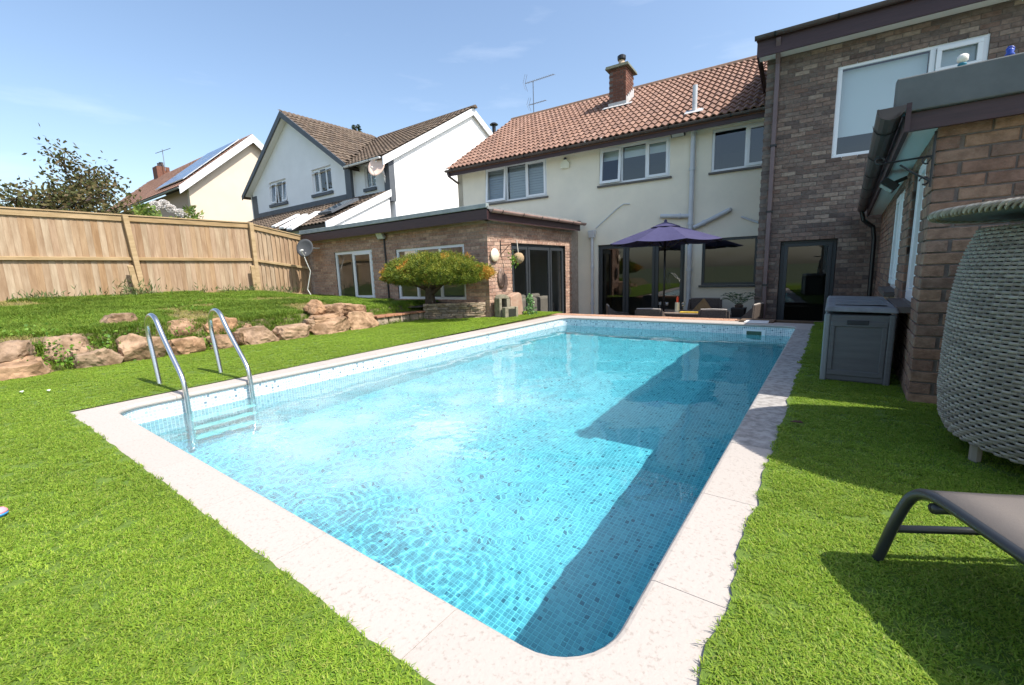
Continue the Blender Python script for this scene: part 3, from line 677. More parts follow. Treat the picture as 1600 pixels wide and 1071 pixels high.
for u in (cu(-6.0), cu(-2.75)): rm.box(u-.05, u+.05, -3.1, -.23, PATIO, 4.1)
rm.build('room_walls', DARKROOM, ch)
gb = MB(CH0, HU); gb.prism([gb.P(0, 0, PATIO), gb.P(0, RB, PATIO), gb.P(0, RB, 4.25), gb.P(0, -3.65, 6.5), gb.P(0, 0, 4.25)], HU*.2); gb.box(.2, CL, RB, RB+.2, PATIO, 4.25); gb.build('gable_wall', STUCCO, ch)
ROOFT = (mat('terracotta_tile_piece', [(.25, .14, .1), (.3, .17, .12), (.21, .12, .09), (.28, .16, .115), (.33, .2, .15)], .85, (.66, .62, .58), 14, .3, rnd='obj'),
         mat('terracotta_tile', [(.25, .14, .1), (.3, .17, .12), (.21, .12, .09), (.28, .16, .115), (.33, .2, .15)], .85, (.66, .62, .58), 14, .3, rnd='attr'))
fr = MB(CH0, HU); eave0 = fr.P(-.12, .38, 4.17); ridge0 = fr.P(-.12, -3.65, 6.67)
SL = (ridge0-eave0); slen = SL.length; SV = SL.normalized(); RLEN = CL+.12
rd = MB(); rd.prism([eave0-V((0, 0, .02)), ridge0-V((0, 0, .02)), fr.P(-.12, RB-.38, 4.15), fr.P(-.12, RB-.38, 4.05), ridge0-V((0, 0, .14)), eave0-V((0, 0, .1))], HU*RLEN)
roof = rd.build('roof', mat('roof_underlay', (.16, .08, .055), .9), ch)
tile_roof(roof, eave0+V((0, 0, .0)), HU, SV, RLEN, slen-.05, .156, .315, .05, ROOFT, 300)
RIDGE = mat('ridge_tile', [(.2, .12, .08), (.26, .16, .11), (.17, .11, .08)], .9, (.6, .58, .55), 20, .3, rnd='obj')
rt = MB(); prof = [(-.13, -.05), (-.09, .035), (-.03, .065), (.03, .065), (.09, .035), (.13, -.05)]
for s in (0, .43):
    rt.v += [V((s, y, z)) for y, z in prof]
rt.f = [(k, k+1, 7+k, 6+k) for k in range(5)]+[tuple(range(5, -1, -1)), tuple(range(6, 12))]
rme = rt.mesh('ridge_tile'); rme.materials.append(RIDGE); k = 0; rot = Matrix((HU, V((-HU.y, HU.x, 0)), V((0, 0, 1)))).transposed().to_4x4()
while k*.44 < RLEN:
    o = bpy.data.objects.new('ridge_tile', rme); COL.objects.link(o); o.parent = roof; o.matrix_local = Matrix.Translation(ridge0+HU*(k*.44)+V((0, 0, .02))-WO[roof]) @ rot; k += 1
f = MB(CH0, HU); f.box(-.1, CL, .33, .36, 3.98, 4.16); f.build('fascia', MAROON, ch)
f = MB(CH0, HU); f.box(-.08, CL, .003, .33, 4.06, 4.085); f.build('soffit', SOFFIT, ch)
def gutter(parent, fr, u0, u1, d, z, m=GUTTER, r=.055, brackets=1.0, name='gutter'):
    b = MB(); pr = [(r*math.cos(a), r*math.sin(a)) for a in [PI+PI*k/8 for k in range(9)]]; pr2 = [(x*.86, y*.86+.004) for x, y in pr[::-1]]
    b.prism([fr.P(u0, d+x, z+y) for x, y in pr+pr2], fr.U*(u1-u0)); g_ = b.build(name, m, parent)
    for e in (u0, u1-.006):
        c_ = MB(); c_.prism([fr.P(e, d+x*1.02, z+y*1.02) for x, y in pr], fr.U*.006); c_.build('end_cap', m, g_)
    u = u0+.3
    while u < u1:
        c_ = MB(); c_.prism([fr.P(u, d+x*1.1, z+y*1.1) for x, y in pr+[(q[0]*.97, q[1]*.97) for q in pr[::-1]]], fr.U*.03); c_.build('bracket', BLACKM, g_); u += brackets
    return g_
gutter(ch, fr, -.14, CL, .42, 4.15, brackets=1.3)
pipe(ch, [fr.P(-.06, .42, 4.1), fr.P(-.03, .4, 3.98), fr.P(.02, .2, 3.88), fr.P(.04, .06, 3.82), fr.P(.03, -.1, 3.8)], .034, GUTTER, 'swan_neck')
SILLG = mat('grey_sill', (.12, .11, .1), .7)
SILL = (.06, .05, SILLG)
window(ch, CH0, HU, *ops[0], splits=(.36, .68), sash=(0, 2), open_light=(0,), sill=SILL, blind=((-1, 1, 1, BLINDG),), rec=.02)
window(ch, CH0, HU, *ops[1], splits=(.33, .68), sash=(0, 2), open_light=(0,), sill=SILL, blind=((-1, .3, 0, BLINDW),), rec=.02)
window(ch, CH0, HU, *ops[2], splits=(.52,), sash=(1,), sill=SILL, rec=.02)
window(ch, CH0, HU, ops[3][0], ops[3][1], PATIO+.02, ops[3][3], splits=(.34, .68), sash=(0, 1, 2), frame=ANTH, glass=GREYGLASS, fw=.07, rec=.06, name='patio_doors')
window(ch, CH0, HU, *ops[4], splits=(), frame=ANTH, glass=GREYGLASS, fw=.06, rec=.03, sill=(.07, .05, ANTH), name='kitchen_window')
BOX = mat('cream_plastic', (.75, .72, .55), .5)
b = MB(CH0, HU); c0 = onP(CH0, HN, 884, 258); ua = (c0-CH0).dot(HU); b.prism([b.P(ua-.12, .002, c0.z-.1), b.P(ua+.12, .002, c0.z-.1), b.P(ua+.14, .002, c0.z+.02), b.P(ua+.06, .002, c0.z+.13), b.P(ua-.06, .002, c0.z+.13), b.P(ua-.14, .002, c0.z+.02)], HN*.07); al = b.build('alarm_box', BOX, ch, bevel=.012)
b = MB(CH0, HU); b.lathe(b.P(ua, .035, c0.z+.125), [(.04, 0), (.045, .03), (.03, .06), (.001, .065)], 12); b.build('strobe', mat('dark_strobe', (.02, .02, .04), .3), al)
def floodlight(parent, c, U, Nn, w=.2, h=.1, tilt=.6, body=BLACKM, name='floodlight'):
    c = V(c); U = V(U).normalized(); Nn = V(Nn).normalized(); b = MB(); ax = (Nn*math.cos(tilt)-V((0, 0, 1))*math.sin(tilt)); up = U.cross(ax)
    if up.z < 0: up = -up
    cc = c+Nn*.12-V((0, 0, .05)); e = [cc+U*sx*w/2+up*sy*h/2+ax*sz for sz in (-.03, .03) for sx, sy in ((-1, -1), (1, -1), (1, 1), (-1, 1))]
    b.hexa(e); b.bar(c, cc, .03, .03); o = b.build(name, body, parent, bevel=.005)
    q = MB(); g0 = cc+ax*.033; q.quad(*[g0+U*sx*w*.42+up*sy*h*.4 for sx, sy in ((-1, -1), (1, -1), (1, 1), (-1, 1))]); q.build('lens', mat('lamp_lens', (.6, .62, .58), .2), o); return o
c0 = onP(CH0+HN*.05, HN, 1060, 212); floodlight(ch, c0-HN*.05+V((0, 0, .08)), HU, HN, .32, .16, 1.0)
for px_ in (914, 939):
    c0 = onP(CH0+HN*.38, HN, px_, 222-(px_-914)*.19); b = MB(); b.lathe(c0-V((0, 0, .03)), [(.012, 0), (.03, .02), (.03, .05), (.01, .06)], 8); b.build('eave_lamp', SOFFIT, ch)
def cp(px_, py_, d=.07): return onP(CH0+HN*d, HN, px_, py_)
a = cp(1083.5, 203); z_ = lambda z: V((a.x, a.y, z))
pipe(ch, [z_(4.05), z_(3.0), z_(1.0), z_(PATIO)], .055, PIPEW, 'soil_pipe', 12, rings=[(z_(3.2), (0, 0, 1)), (z_(1.95), (0, 0, 1)), (z_(.85), (0, 0, 1))])
pipe(ch, [cp(1032, 338), cp(1060, 338), cp(1079, 337.5)], .05, PIPEW, 'waste_pipe', 12, rings=[(cp(1062, 338), HU)])
pipe(ch, [cp(1084, 356), cp(1115, 341), cp(1140, 328), cp(1141, 328, -.02)], .052, PIPEW, 'waste_pipe', 12, rings=[(cp(1100, 348.5), cp(1140, 328)-cp(1084, 356))])
pipe(ch, [cp(931, 357, .03), cp(962, 328, .03), cp(974, 319, .03), cp(984, 319, .03), cp(984, 319, -.02)], .013, PIPEW, 'overflow_pipe', 8)
pipe(ch, [cp(1158, 339, .04), cp(1172, 344, .04), cp(1190, 350, .04)], .022, PIPEW, 'overflow_pipe', 8)
hp = MB(); h0 = cp(925, 366, .1); hp.hexa([h0+HU*sx*.1*k+HN*sy*.08*k+V((0, 0, z)) for z, k in ((-.1, .75), (.09, 1)) for sx, sy in ((-1, -1), (1, -1), (1, 1), (-1, 1))]); hp.build('rain_hopper', PIPEW, ch, bevel=.01)
pipe(ch, [V((h0.x, h0.y, h0.z-.08)), V((h0.x, h0.y, PATIO))], .04, PIPEW, 'rainwater_pipe', 12, rings=[((h0.x, h0.y, 1.0), (0, 0, 1)), ((h0.x, h0.y, 0), (0, 0, 1))])
# chimney
RN = HU.cross(SV).normalized()
RN = RN if RN.z > 0 else -RN
pb_ = onP(eave0, RN, 952, 172); cu0 = (pb_-CH0).dot(HU); cd0 = (pb_-CH0).dot(HN); cz0 = pb_.z
chm = MB(CH0, HU); CWd, CDp = .5, .72; ztop = onP(CH0+HN*cd0, HN, 952, 107).z
chm.box(cu0, cu0+CWd, cd0-CDp, cd0, cz0-.3, ztop-.06); chim = chm.build('chimney', MORTAR, ch)
fo = fr.P(cu0, cd0, 0); brick_wall(chim, fo, HU, CWd, cz0+.12, ztop-.06, [], BR_CHIM, 0, 0, (1, 1)); brick_wall(chim, fr.P(cu0+CWd, cd0, 0), -HN, CDp, cz0+.12, ztop-.06, [], BR_CHIM, 0, 1, (1, 1))
CAPM = mat('mossy_concrete', (.16, .17, .12), .95, (.1, .11, .08), 9, .4)
b = MB(CH0, HU); b.hexa([b.P(cu0-.1, cd0+.1, ztop-.06), b.P(cu0+CWd+.1, cd0+.1, ztop-.06), b.P(cu0+CWd+.1, cd0-CDp-.1, ztop-.06), b.P(cu0-.1, cd0-CDp-.1, ztop-.06), b.P(cu0-.08, cd0+.08, ztop+.02), b.P(cu0+CWd+.08, cd0+.08, ztop+.02), b.P(cu0+CWd+.08, cd0-CDp-.08, ztop+.02), b.P(cu0-.08, cd0-CDp-.08, ztop+.02)])
b.hexa([b.P(cu0-.05, cd0+.05, ztop+.02), b.P(cu0+CWd+.05, cd0+.05, ztop+.02), b.P(cu0+CWd+.05, cd0-CDp-.05, ztop+.02), b.P(cu0-.05, cd0-CDp-.05, ztop+.02)]+[b.P(cu0+CWd/2+sx*.14, cd0-CDp/2-sy*.14, ztop+.13) for sx, sy in ((-1, -1), (1, -1), (1, 1), (-1, 1))]); b.build('chimney_cap', CAPM, chim)
b = MB(); b.lathe(fr.P(cu0+CWd/2, cd0-CDp/2, ztop+.1), [(.1, 0), (.085, .16), (.085, .2)], 14); b.build('chimney_pot', mat('buff_clay', (.55, .42, .3), .8), chim)
b = MB(); b.lathe(fr.P(cu0+CWd/2, cd0-CDp/2, ztop+.27), [(.11, 0), (.125, .03), (.125, .12), (.08, .15), (.001, .16)], 14); b.build('pot_cowl', BLACKM, chim)
FLASH = mat('pale_lead_flashing', (.55, .54, .52), .6, (.4, .4, .4), 9, .2)
b = MB(CH0, HU); b.box(cu0-.025, cu0+CWd+.03, cd0+.01, cd0+.02, cz0-.04, cz0+.16)
for k in range(5):
    d = cd0-CDp*k/5; b.box(cu0+CWd+.012, cu0+CWd+.022, d-CDp/5, d, cz0-.05, cz0+.2+.095*(k+1))
pp = [fr.P(cu0-.18, cd0+.13, 0), fr.P(cu0+CWd+.2, cd0+.13, 0), fr.P(cu0+CWd+.2, cd0-.02, 0), fr.P(cu0-.18, cd0-.02, 0)]
b.prism([onPz(p) for p in pp] if False else [V((p.x, p.y, eave0.z+(p-eave0).dot(-HN)*SV.z/math.hypot(SV.x, SV.y)+.075)) for p in pp], RN*.012); b.build('flashing', FLASH, chim)
vb = onP(eave0, RN, 1085, 178); b = MB(); b.tube([vb-V((0, 0, .1)), vb+V((0, 0, .62))], .055, 12); b.build('vent_pipe', PIPEW, roof)
b = MB(); q = [vb+HU*sx*.2+SV*sy for sx, sy in ((-1, -.14), (1, -.14), (1, .1), (-1, .1))]; b.prism([p+RN*.06 for p in q], RN*.012); b.build('vent_flashing', FLASH, roof)
# aerial on a mast behind the ridge
ar = onP(ridge0-HN*.4, HN, 834, 178); ab = MB(); ab.tube([ar-V((0, 0, .9)), ar+V((0, 0, 1.13))], .016, 6); aer = ab.build('tv_aerial', mat('aluminium', (.25, .26, .28), .45, metal=.7), ch)
def yagi(c, ln, tilt, n, sc_):
    b = MB(); d = (HU*math.cos(tilt)+V((0, 0, 1))*math.sin(tilt)); s = (HN*.9-HU*.3).normalized(); b.tube([c-d*ln*.28, c+d*ln*.72], .011, 6)
    for k in range(n): p = c-d*ln*.2+d*ln*.9*k/(n-1); b.tube([p-s*.09*sc_, p+s*.09*sc_], .005, 5)
    p = c-d*ln*.28
    for q in (-1, 1): b.tube([p, p+V((0, 0, q*.3*sc_))-d*.0+d*.1], .007, 5); b.tube([p+s*.1, p+s*.1+V((0, 0, q*.28*sc_))+d*.1], .006, 5)
    b.build('antenna_array', MATS['aluminium'], aer)
yagi(ar+V((0, 0, 1.15)), 1.25, .02, 16, 1); yagi(ar+V((0, 0, .35)), .75, .02, 11, .8)

# ---- brick house on the right
BH0 = V((-1.25, 10.03, 0)); bh = thing('brick_house', 'tall brown brick house with maroon eaves, large white upper window and dark glazed door', 'house', BH0+V((0, 0, PATIO)))
bu = lambda x: (x+1.25)/HU.x
BL = 5.2; ops = [(bu(-.17), bu(1.69), 2.75, 4.3), (bu(-.86), bu(.03), PATIO, 1.37)]
wall_panel(bh, BH0, HU, BL, PATIO, 4.66, ops, MORTAR, .24); brick_wall(bh, BH0, HU, BL, PATIO+.005, 4.64, ops, BR_DARK, 300, 0, (1, 0))
b = MB(BH0, HU); b.box(0, .2, -6.5, -.243, PATIO, 4.66); b.box(BL-.2, BL, -6.5, -.243, PATIO, 4.66); b.box(.2, BL-.2, -6.5, -6.3, PATIO, 4.66); b.build('side_walls', MATS['brown_brick'], bh)
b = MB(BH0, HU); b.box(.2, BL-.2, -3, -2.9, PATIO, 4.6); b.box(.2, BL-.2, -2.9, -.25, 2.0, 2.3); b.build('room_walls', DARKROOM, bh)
bf = MB(BH0, HU)
b = MB(BH0, HU); b.box(-.16, BL+.2, .28, .31, 4.64, 4.92); b.box(-.16, -.13, -6.5, .279, 4.64, 4.92); b.build('fascia', MAROON, bh)
b = MB(BH0, HU); b.box(-.13, BL+.2, .012, .279, 4.66, 4.68); b.build('soffit', SOFFIT, bh)
b = MB(BH0, HU); b.prism([b.P(-.18, .34, 4.93), b.P(-.18, -3.2, 5.9), b.P(-.18, -6.7, 4.93), b.P(-.18, -6.7, 4.87), b.P(-.18, -3.2, 5.8), b.P(-.18, .27, 4.921)], HU*(BL+.4)); b.build('roof', ROOFT[1], bh)
gutter(bh, bf, -.2, BL+.2, .37, 4.96, brackets=.9, r=.06)
u = bu(-1.08); b = MB(BH0, HU); b.box(u-.035, u+.035, .03, .1, PATIO, 4.56); b.box(u-.035, u+.035, .1, .4, 4.5, 4.57) if 0 else None; dp_ = b.build('downpipe', mat('purple_brown_pipe', (.13, .085, .085), .4, (.16, .11, .11), 4), bh, bevel=.008)
b = MB(BH0, HU); b.bar(b.P(u, .065, 4.55), b.P(u, .37, 4.86), .07, .07); b.build('offset_bend', MATS['purple_brown_pipe'], dp_, bevel=.008)
for z in (3.1, 1.9, .5): b = MB(BH0, HU); b.box(u-.05, u+.05, .02, .106, z, z+.04); b.build('pipe_clip', BLACKM, dp_)
w = window(bh, BH0, HU, *ops[0], splits=(.66,), rec=.02, fw=.07, blind=((0, .78, 0, BLINDW), (1, .9, 0, BLINDW)))
# the small top light on the right
a0, a1 = ops[0][0]+(ops[0][1]-ops[0][0])*.66, ops[0][1]; b = MB(BH0, HU); b.box(a0+.03, a1-.07, -.07, 0.0, 3.78, 3.86); b.box(a0+.04, a1-.07, -.02, .02, 3.86, 3.92); b.box(a0+.04, a1-.07, -.02, .02, 4.17, 4.23); b.box(a0+.04, a0+.1, -.02, .02, 3.92, 4.17); b.box(a1-.13, a1-.07, -.02, .02, 3.92, 4.17); b.build('top_light', UPVC, w, bevel=.005)
window(bh, BH0, HU, ops[1][0]+.005, ops[1][1]-.005, PATIO+.02, ops[1][3]-.005, sash=(0,), frame=ANTH, glass=GREYGLASS, fw=.08, rec=.1, name='glazed_door')

# ---- brick extension with flat roof
EX = V((-12.785, 7.18, 0)); EL = 6.965; ex = thing('brick_extension', 'single-storey pinkish brick extension with flat roof, white windows and dark bifold doors', 'extension', (-9, 9, PATIO))
eops = [(1.435, 3.115, .33, 1.63), (4.055, 6.315, .35, 1.58)]
wall_panel(ex, EX, (1, 0, 0), EL-.03, -.3, 2.0, eops, MORTARP, .2); brick_wall(ex, EX, (1, 0, 0), EL, -.075, 1.98, eops, BR_EXT, 150, 0, (0, 1))
EC = V((-5.82, 7.18, 0)); DL = 4.05; dops = [(.82, 3.27, PATIO, 1.57)]
wall_panel(ex, EC+V((0, .2, 0)), (0, 1, 0), DL-.2, PATIO, 2.0, [(.62, 3.07, PATIO, 1.57)], MORTARP, .2); brick_wall(ex, EC, (0, 1, 0), DL-.42, -.675, 1.98, dops, BR_EXT, 150, 1, (1, 0))
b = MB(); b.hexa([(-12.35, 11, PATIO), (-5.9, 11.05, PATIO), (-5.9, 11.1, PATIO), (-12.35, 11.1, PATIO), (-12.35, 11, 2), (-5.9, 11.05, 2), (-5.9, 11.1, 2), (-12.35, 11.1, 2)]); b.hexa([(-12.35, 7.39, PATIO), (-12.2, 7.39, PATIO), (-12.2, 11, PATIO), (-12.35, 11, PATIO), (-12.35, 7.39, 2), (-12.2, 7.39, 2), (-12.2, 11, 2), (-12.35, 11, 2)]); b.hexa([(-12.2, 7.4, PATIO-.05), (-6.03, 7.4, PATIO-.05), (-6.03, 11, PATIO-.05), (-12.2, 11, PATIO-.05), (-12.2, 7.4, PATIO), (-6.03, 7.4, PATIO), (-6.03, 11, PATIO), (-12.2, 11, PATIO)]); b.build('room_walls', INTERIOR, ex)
b = MB(); b.hexa([(-12.6, 6.93, 2.18), (-5.58, 6.93, 2.18), (-5.58, 10.92, 2.18), (-12.6, 10.4, 2.18), (-12.6, 6.93, 2.23), (-5.58, 6.93, 2.23), (-5.58, 10.92, 2.23), (-12.6, 10.4, 2.23)]); er_ = b.build('flat_roof', mat('roof_felt', (.16, .17, .17), .9, (.22, .23, .23), 4, .3), ex)
b = MB(); b.hexa([(-12.62, 6.905, 2.2), (-5.6, 6.905, 2.2), (-5.6, 7.02, 2.2), (-12.62, 7.02, 2.2), (-12.62, 6.915, 2.31), (-5.6, 6.915, 2.29), (-5.6, 7.0, 2.29), (-12.62, 7.0, 2.31)]); b.build('capping', LEAD, ex, bevel=.01)
b = MB(EX, (1, 0, 0)); b.box(-.25, EL+.22, .22, .25, 1.98, 2.197); b.build('fascia', MAROON, ex)
b = MB(EX, (1, 0, 0)); b.box(-.2, EL+.2, .012, .219, 1.985, 2.0); b.build('soffit', mat('tan_soffit', (.35, .27, .2), .8), ex)
b = MB(EC, (0, 1, 0)); b.box(-.22, DL-.35, .2, .23, 1.97, 2.14); b.build('fascia', MAROON, ex)
b = MB(EC, (0, 1, 0)); b.box(-.2, DL-.4, .012, .199, 1.985, 2.0); b.build('soffit', MATS['tan_soffit'], ex)
ef = MB(EC, (0, 1, 0)); gutter(ex, ef, -.2, DL-.2, .29, 2.17, m=mat('sunlit_brown_gutter', (.32, .2, .17), .5, (.45, .3, .26), 3), brackets=.75, r=.06)  # lighter pinkish brown puts the sun on this gutter into its colour
LS = (.05, .045, UPVC)
window(ex, EX, (1, 0, 0), *eops[0], splits=(.49,), sash=(1,), rec=.02, fw=.07, name='window')
window(ex, EX, (1, 0, 0), *eops[1], splits=(.31, .66), rec=.02, fw=.07, name='window')
window(ex, EC+V((0, .2, 0)), (0, 1, 0), .625, 3.065, PATIO+.02, 1.565, splits=(.29, .7), sash=(0, 1, 2), frame=ANTH, glass=GLASS, fw=.08, rec=.05, name='bifold_doors')
c0 = onP(EX-V((0, .0, 0)), (0, 1, 0), 600, 372); floodlight(ex, c0+V((0, 0, .12)), (1, 0, 0), (0, -1, 0), .26, .22, .5, body=mat('grey_lamp_body', (.3, .31, .3), .4))
pipe(ex, [V((c0.x+.03, 7.15, 1.9)), V((c0.x+.05, 7.15, 1.0)), V((c0.x+.06, 7.15, .25))], .022, BLACKM, 'cable_conduit', 8)
b = MB(); b.lathe((0, 0, 0), [(.02, -.03), (.13, -.02), (.14, 0), (.12, .02), (.001, .03)], 18)
c0 = onP(EC, (1, 0, 0), 770, 399); me_ = b.mesh('wall_lamp'); me_.transform(Matrix.Translation(c0+V((.06, 0, 0))) @ Matrix.Rotation(PI/2, 4, 'Y')); finish('wall_lamp', me_, mat('pale_wall_lamp', (.8, .66, .5), .5), ex, True)
c0 = onP(EC, (1, 0, 0), 782, 435); b = MB(); b.lathe((0, 0, 0), [(.001, -.03), (.11, -.02), (.13, 0), (.1, .025), (.001, .035)], 18); me_ = b.mesh('wall_plaque'); me_.transform(Matrix.Translation(c0+V((.03, 0, 0))) @ Matrix.Rotation(PI/2, 4, 'Y') @ Matrix.Diagonal((1.75, 1, 1, 1))); finish('wall_plaque', me_, mat('brown_plaque', (.14, .09, .07), .6, (.25, .17, .13), 18, .4), ex, True)
b = MB(); c0 = onP(EC, (1, 0, 0), 781, 385); tip = c0+V((.36, .12, .02)); b.tube([c0+V((.02, 0, .12)), c0+V((.02, 0, -.2))], .009, 6); b.tube([c0+V((.02, 0, .02)), tip], .008, 6); b.tube([c0+V((.02, 0, -.18)), c0+V((.17, .055, -.02)), c0+V((.2, .07, .012))], .007, 6); b.build('basket_bracket', BLACKM, ex)

b = MB(); b.hexa([(-5.93, 7.183, -.3), (-5.823, 7.183, -.3), (-5.823, 7.375, -.3), (-5.93, 7.375, -.3), (-5.93, 7.183, 1.98), (-5.823, 7.183, 1.98), (-5.823, 7.375, 1.98), (-5.93, 7.375, 1.98)]); b.build('corner_core', MORTARP, ex)
# ---- low brick outbuilding on the right
OC = V((.46, 3.77, 0)); OF = V((.62, 10.06, 0)); ob = thing('brick_outbuilding', 'low orange-brown brick outbuilding with grey flat roof edge, dark gutter and slim white windows', 'outbuilding', (2, 6, 0))
ou = (OC-OF); OL = ou.length; ou.normalize()
sy = lambda y: (10.06-y)/abs(ou.y)
WA, WB = (sy(5.02), sy(4.2), .6, 1.66), (sy(6.9), sy(5.75), .62, 1.66)
sops = [WB, WA]
wall_panel(ob, OC+V((.03, 0, 0)), (1, 0, 0), 3.37, -.1, 1.74, [], MORTAR, .2); wall_panel(ob, OF, ou, OL-.205, PATIO, 1.74, sops, MORTAR, .2)
brick_wall(ob, OC, (1, 0, 0), 3.4, -.005, 1.72, [], BR_OUT, 160, 0, (1, 0)); brick_wall(ob, OF, ou, OL, -.005, 1.72, sops, BR_OUT, 140, 1, (0, 1))
window(ob, OF, ou, *WA, splits=(.45,), sash=(1,), rec=.02, fw=.06, sill=(.09, .05, mat('brown_tile_sill', (.1, .075, .065), .7)))
window(ob, OF, ou, *WB, splits=(.5,), sash=(0,), rec=.02, fw=.06, sill=(.09, .05, MATS['brown_tile_sill']))
b = MB(); b.hexa([(1.2, 4.2, 0), (3.4, 4.2, 0), (3.4, 9.8, 0), (1.2, 9.8, 0), (1.2, 4.2, 1.7), (3.4, 4.2, 1.7), (3.4, 9.8, 1.7), (1.2, 9.8, 1.7)]); b.build('room_walls', DARKROOM, ob)
b = MB(); b.hexa([(.33, 3.72, 1.8), (3.9, 3.72, 1.8), (3.9, 10, 1.8), (.45, 10, 1.8), (.33, 3.72, 1.84), (3.9, 3.72, 1.84), (3.9, 10, 1.84), (.45, 10, 1.84)]); b.build('flat_roof', MATS['roof_felt'], ob)
b = MB(); b.hexa([(.23, 3.63, 1.79), (3.9, 3.63, 1.79), (3.9, 3.74, 1.79), (.23, 3.74, 1.79), (.23, 3.64, 1.99), (3.9, 3.64, 1.99), (3.9, 3.72, 1.99), (.23, 3.72, 1.99)]); b.build('capping', mat('dark_lead', (.085, .095, .095), .6, (.12, .13, .13), 4, .2), ob, bevel=.008)
b = MB(); b.hexa([(.31, 3.66, 1.685), (3.9, 3.66, 1.685), (3.9, 3.69, 1.685), (.31, 3.69, 1.685), (.31, 3.66, 1.787), (3.9, 3.66, 1.787), (3.9, 3.69, 1.787), (.31, 3.69, 1.787)]); b.build('fascia', MAROON, ob)
b = MB(); b.hexa([(.285, 3.63, 1.68), (.309, 3.63, 1.68), (.43, 10, 1.68), (.405, 10, 1.68), (.285, 3.63, 1.84), (.309, 3.63, 1.84), (.43, 10, 1.84), (.405, 10, 1.84)]); b.build('side_fascia', MAROON, ob)
b = MB(); b.hexa([(.312, 3.7, 1.705), (.452, 3.7, 1.705), (.608, 10, 1.705), (.432, 10, 1.705), (.312, 3.7, 1.72), (.452, 3.7, 1.72), (.608, 10, 1.72), (.432, 10, 1.72)]); b.build('soffit', SOFFIT, ob)
b = MB(); b.hexa([(.464, 3.773, -.1), (.56, 3.773, -.1), (.56, 3.965, -.1), (.469, 3.965, -.1), (.464, 3.773, 1.72), (.56, 3.773, 1.72), (.56, 3.965, 1.72), (.469, 3.965, 1.72)]); b.build('corner_core', MORTAR, ob)
of = MB(V((.405, 10, 0)), (V((.285, 3.63, 0))-V((.405, 10, 0)))); gutter(ob, of, 0, 6.42, .07, 1.82, r=.066, brackets=.95)
pipe(ob, [V((.33, 9.85, 1.76)), V((.36, 9.86, 1.62)), V((.5, 9.9, 1.5)), V((.53, 9.92, 1.3)), V((.55, 9.93, PATIO))], .034, BLACKM, 'downpipe')
floodlight(ob, V((.47, 5.3, 1.64)), (0, 1, 0), (-1, 0, 0), .22, .13, .9)
b = MB(); b.tube([V((.44, 3.745, 1.68)), V((.44, 3.745, 1.36))], .007, 6); b.tube([V((.44, 3.745, 1.54)), V((.2, 3.735, 1.53))], .006, 6); b.tube([V((.43, 3.742, 1.4)), V((.36, 3.74, 1.45)), V((.29, 3.738, 1.51))], .006, 6)
for c_, s in ((V((.415, 3.743, 1.52)), 1), (V((.41, 3.743, 1.4)), -1), (V((.19, 3.735, 1.55)), 1)): b.tube(arc(c_, .022, 0, 1.6*PI, 9, (s, 0, 0), (0, 0, 1)), .005, 6)
b.build('basket_bracket', BLACKM, ob)

# ---- white house of the neighbours
WY, WX1 = 10.67, -13.0
wh = thing('white_house', 'white rendered neighbouring house with brown tiled cross-gabled roof and slate grey trim', 'house', (-18, 14, PATIO))
xl, xr, xp = onY(WY, 392, 293).x, onY(WY, 546, 257).x, onY(WY, 447, 180).x; ZE, ZP = 5.25, 7.92; RY = 15.3
xm = (xl+xr)/2; WF = V((xl, WY, 0)); wl_ = xr-xl
def wr(p0, p1):
    a, b_ = onY(WY, *p0), onY(WY, *p1); return (a.x-xl, b_.x-xl, b_.z, a.z)
WAo, WBo = wr((420, 289), (451, 327)), wr((486.5, 272), (521.5, 313))
fl_ = lambda w: (w[0], w[1], 4.42, 5.42)
WAo, WBo = fl_(WAo), fl_(WBo)
wall_panel(wh, WF, (1, 0, 0), wl_, PATIO, ZE, [(a, b_, c_, min(d_, ZE-.001)) for a, b_, c_, d_ in (WAo, WBo)], WHITEW, .2)
g_ = MB(WF, (1, 0, 0))
WZT = ZE
# gable triangle above, with the window heads let in
b = MB(WF, (1, 0, 0)); cols = [0, WAo[0], WAo[1], wl_/2, WBo[0], WBo[1], wl_]; top_ = lambda u: ZE+(ZP-.12-ZE)*(1-abs(u-wl_/2)/(wl_/2))
for a, c_ in zip(cols, cols[1:]):
    lo = WAo[3] if (a, c_) in ((WAo[0], WAo[1]), (WBo[0], WBo[1])) else ZE
    lo = max(lo, ZE); b.prism([b.P(a, 0, lo), b.P(c_, 0, lo), b.P(c_, 0, top_(c_)), b.P(a, 0, top_(a))] if top_(a) > lo+.01 and top_(c_) > lo+.01 else ([b.P(a, 0, lo), b.P(c_, 0, lo), b.P(c_, 0, top_(c_))] if top_(c_) > lo+.01 else [b.P(a, 0, lo), b.P(c_, 0, lo), b.P(a, 0, top_(a))]), V((0, .2, 0)))
b.build('gable_wall', WHITEW, wh)
rc = V((xr+.002, WY+.18, 0)); rl_ = WX1-xr
ra = onY(WY+.18, 568, 257); rb_ = onY(WY+.18, 588, 297); RCo = (ra.x-xr, rb_.x-xr, 4.25, 5.1)
wall_panel(wh, rc, (1, 0, 0), rl_, PATIO, ZE-.02, [RCo], WHITEW, .2, name='recessed_wall')
b = MB((WX1, WY, 0), (0, 1, 0)); b.prism([b.P(.385, 0, PATIO), b.P(9.2, 0, PATIO), b.P(9.2, 0, ZE), b.P(RY-WY, 0, ZP-.1), b.P(.2, 0, ZE), b.P(.385, 0, ZE-.1)], V((-.2, 0, 0))); b.box(0, 9.2, -10.6, -10.4, PATIO, ZE); b.box(9.0, 9.2, -10.4, -.2, PATIO, ZE); b.build('side_wall', WHITEW, wh)
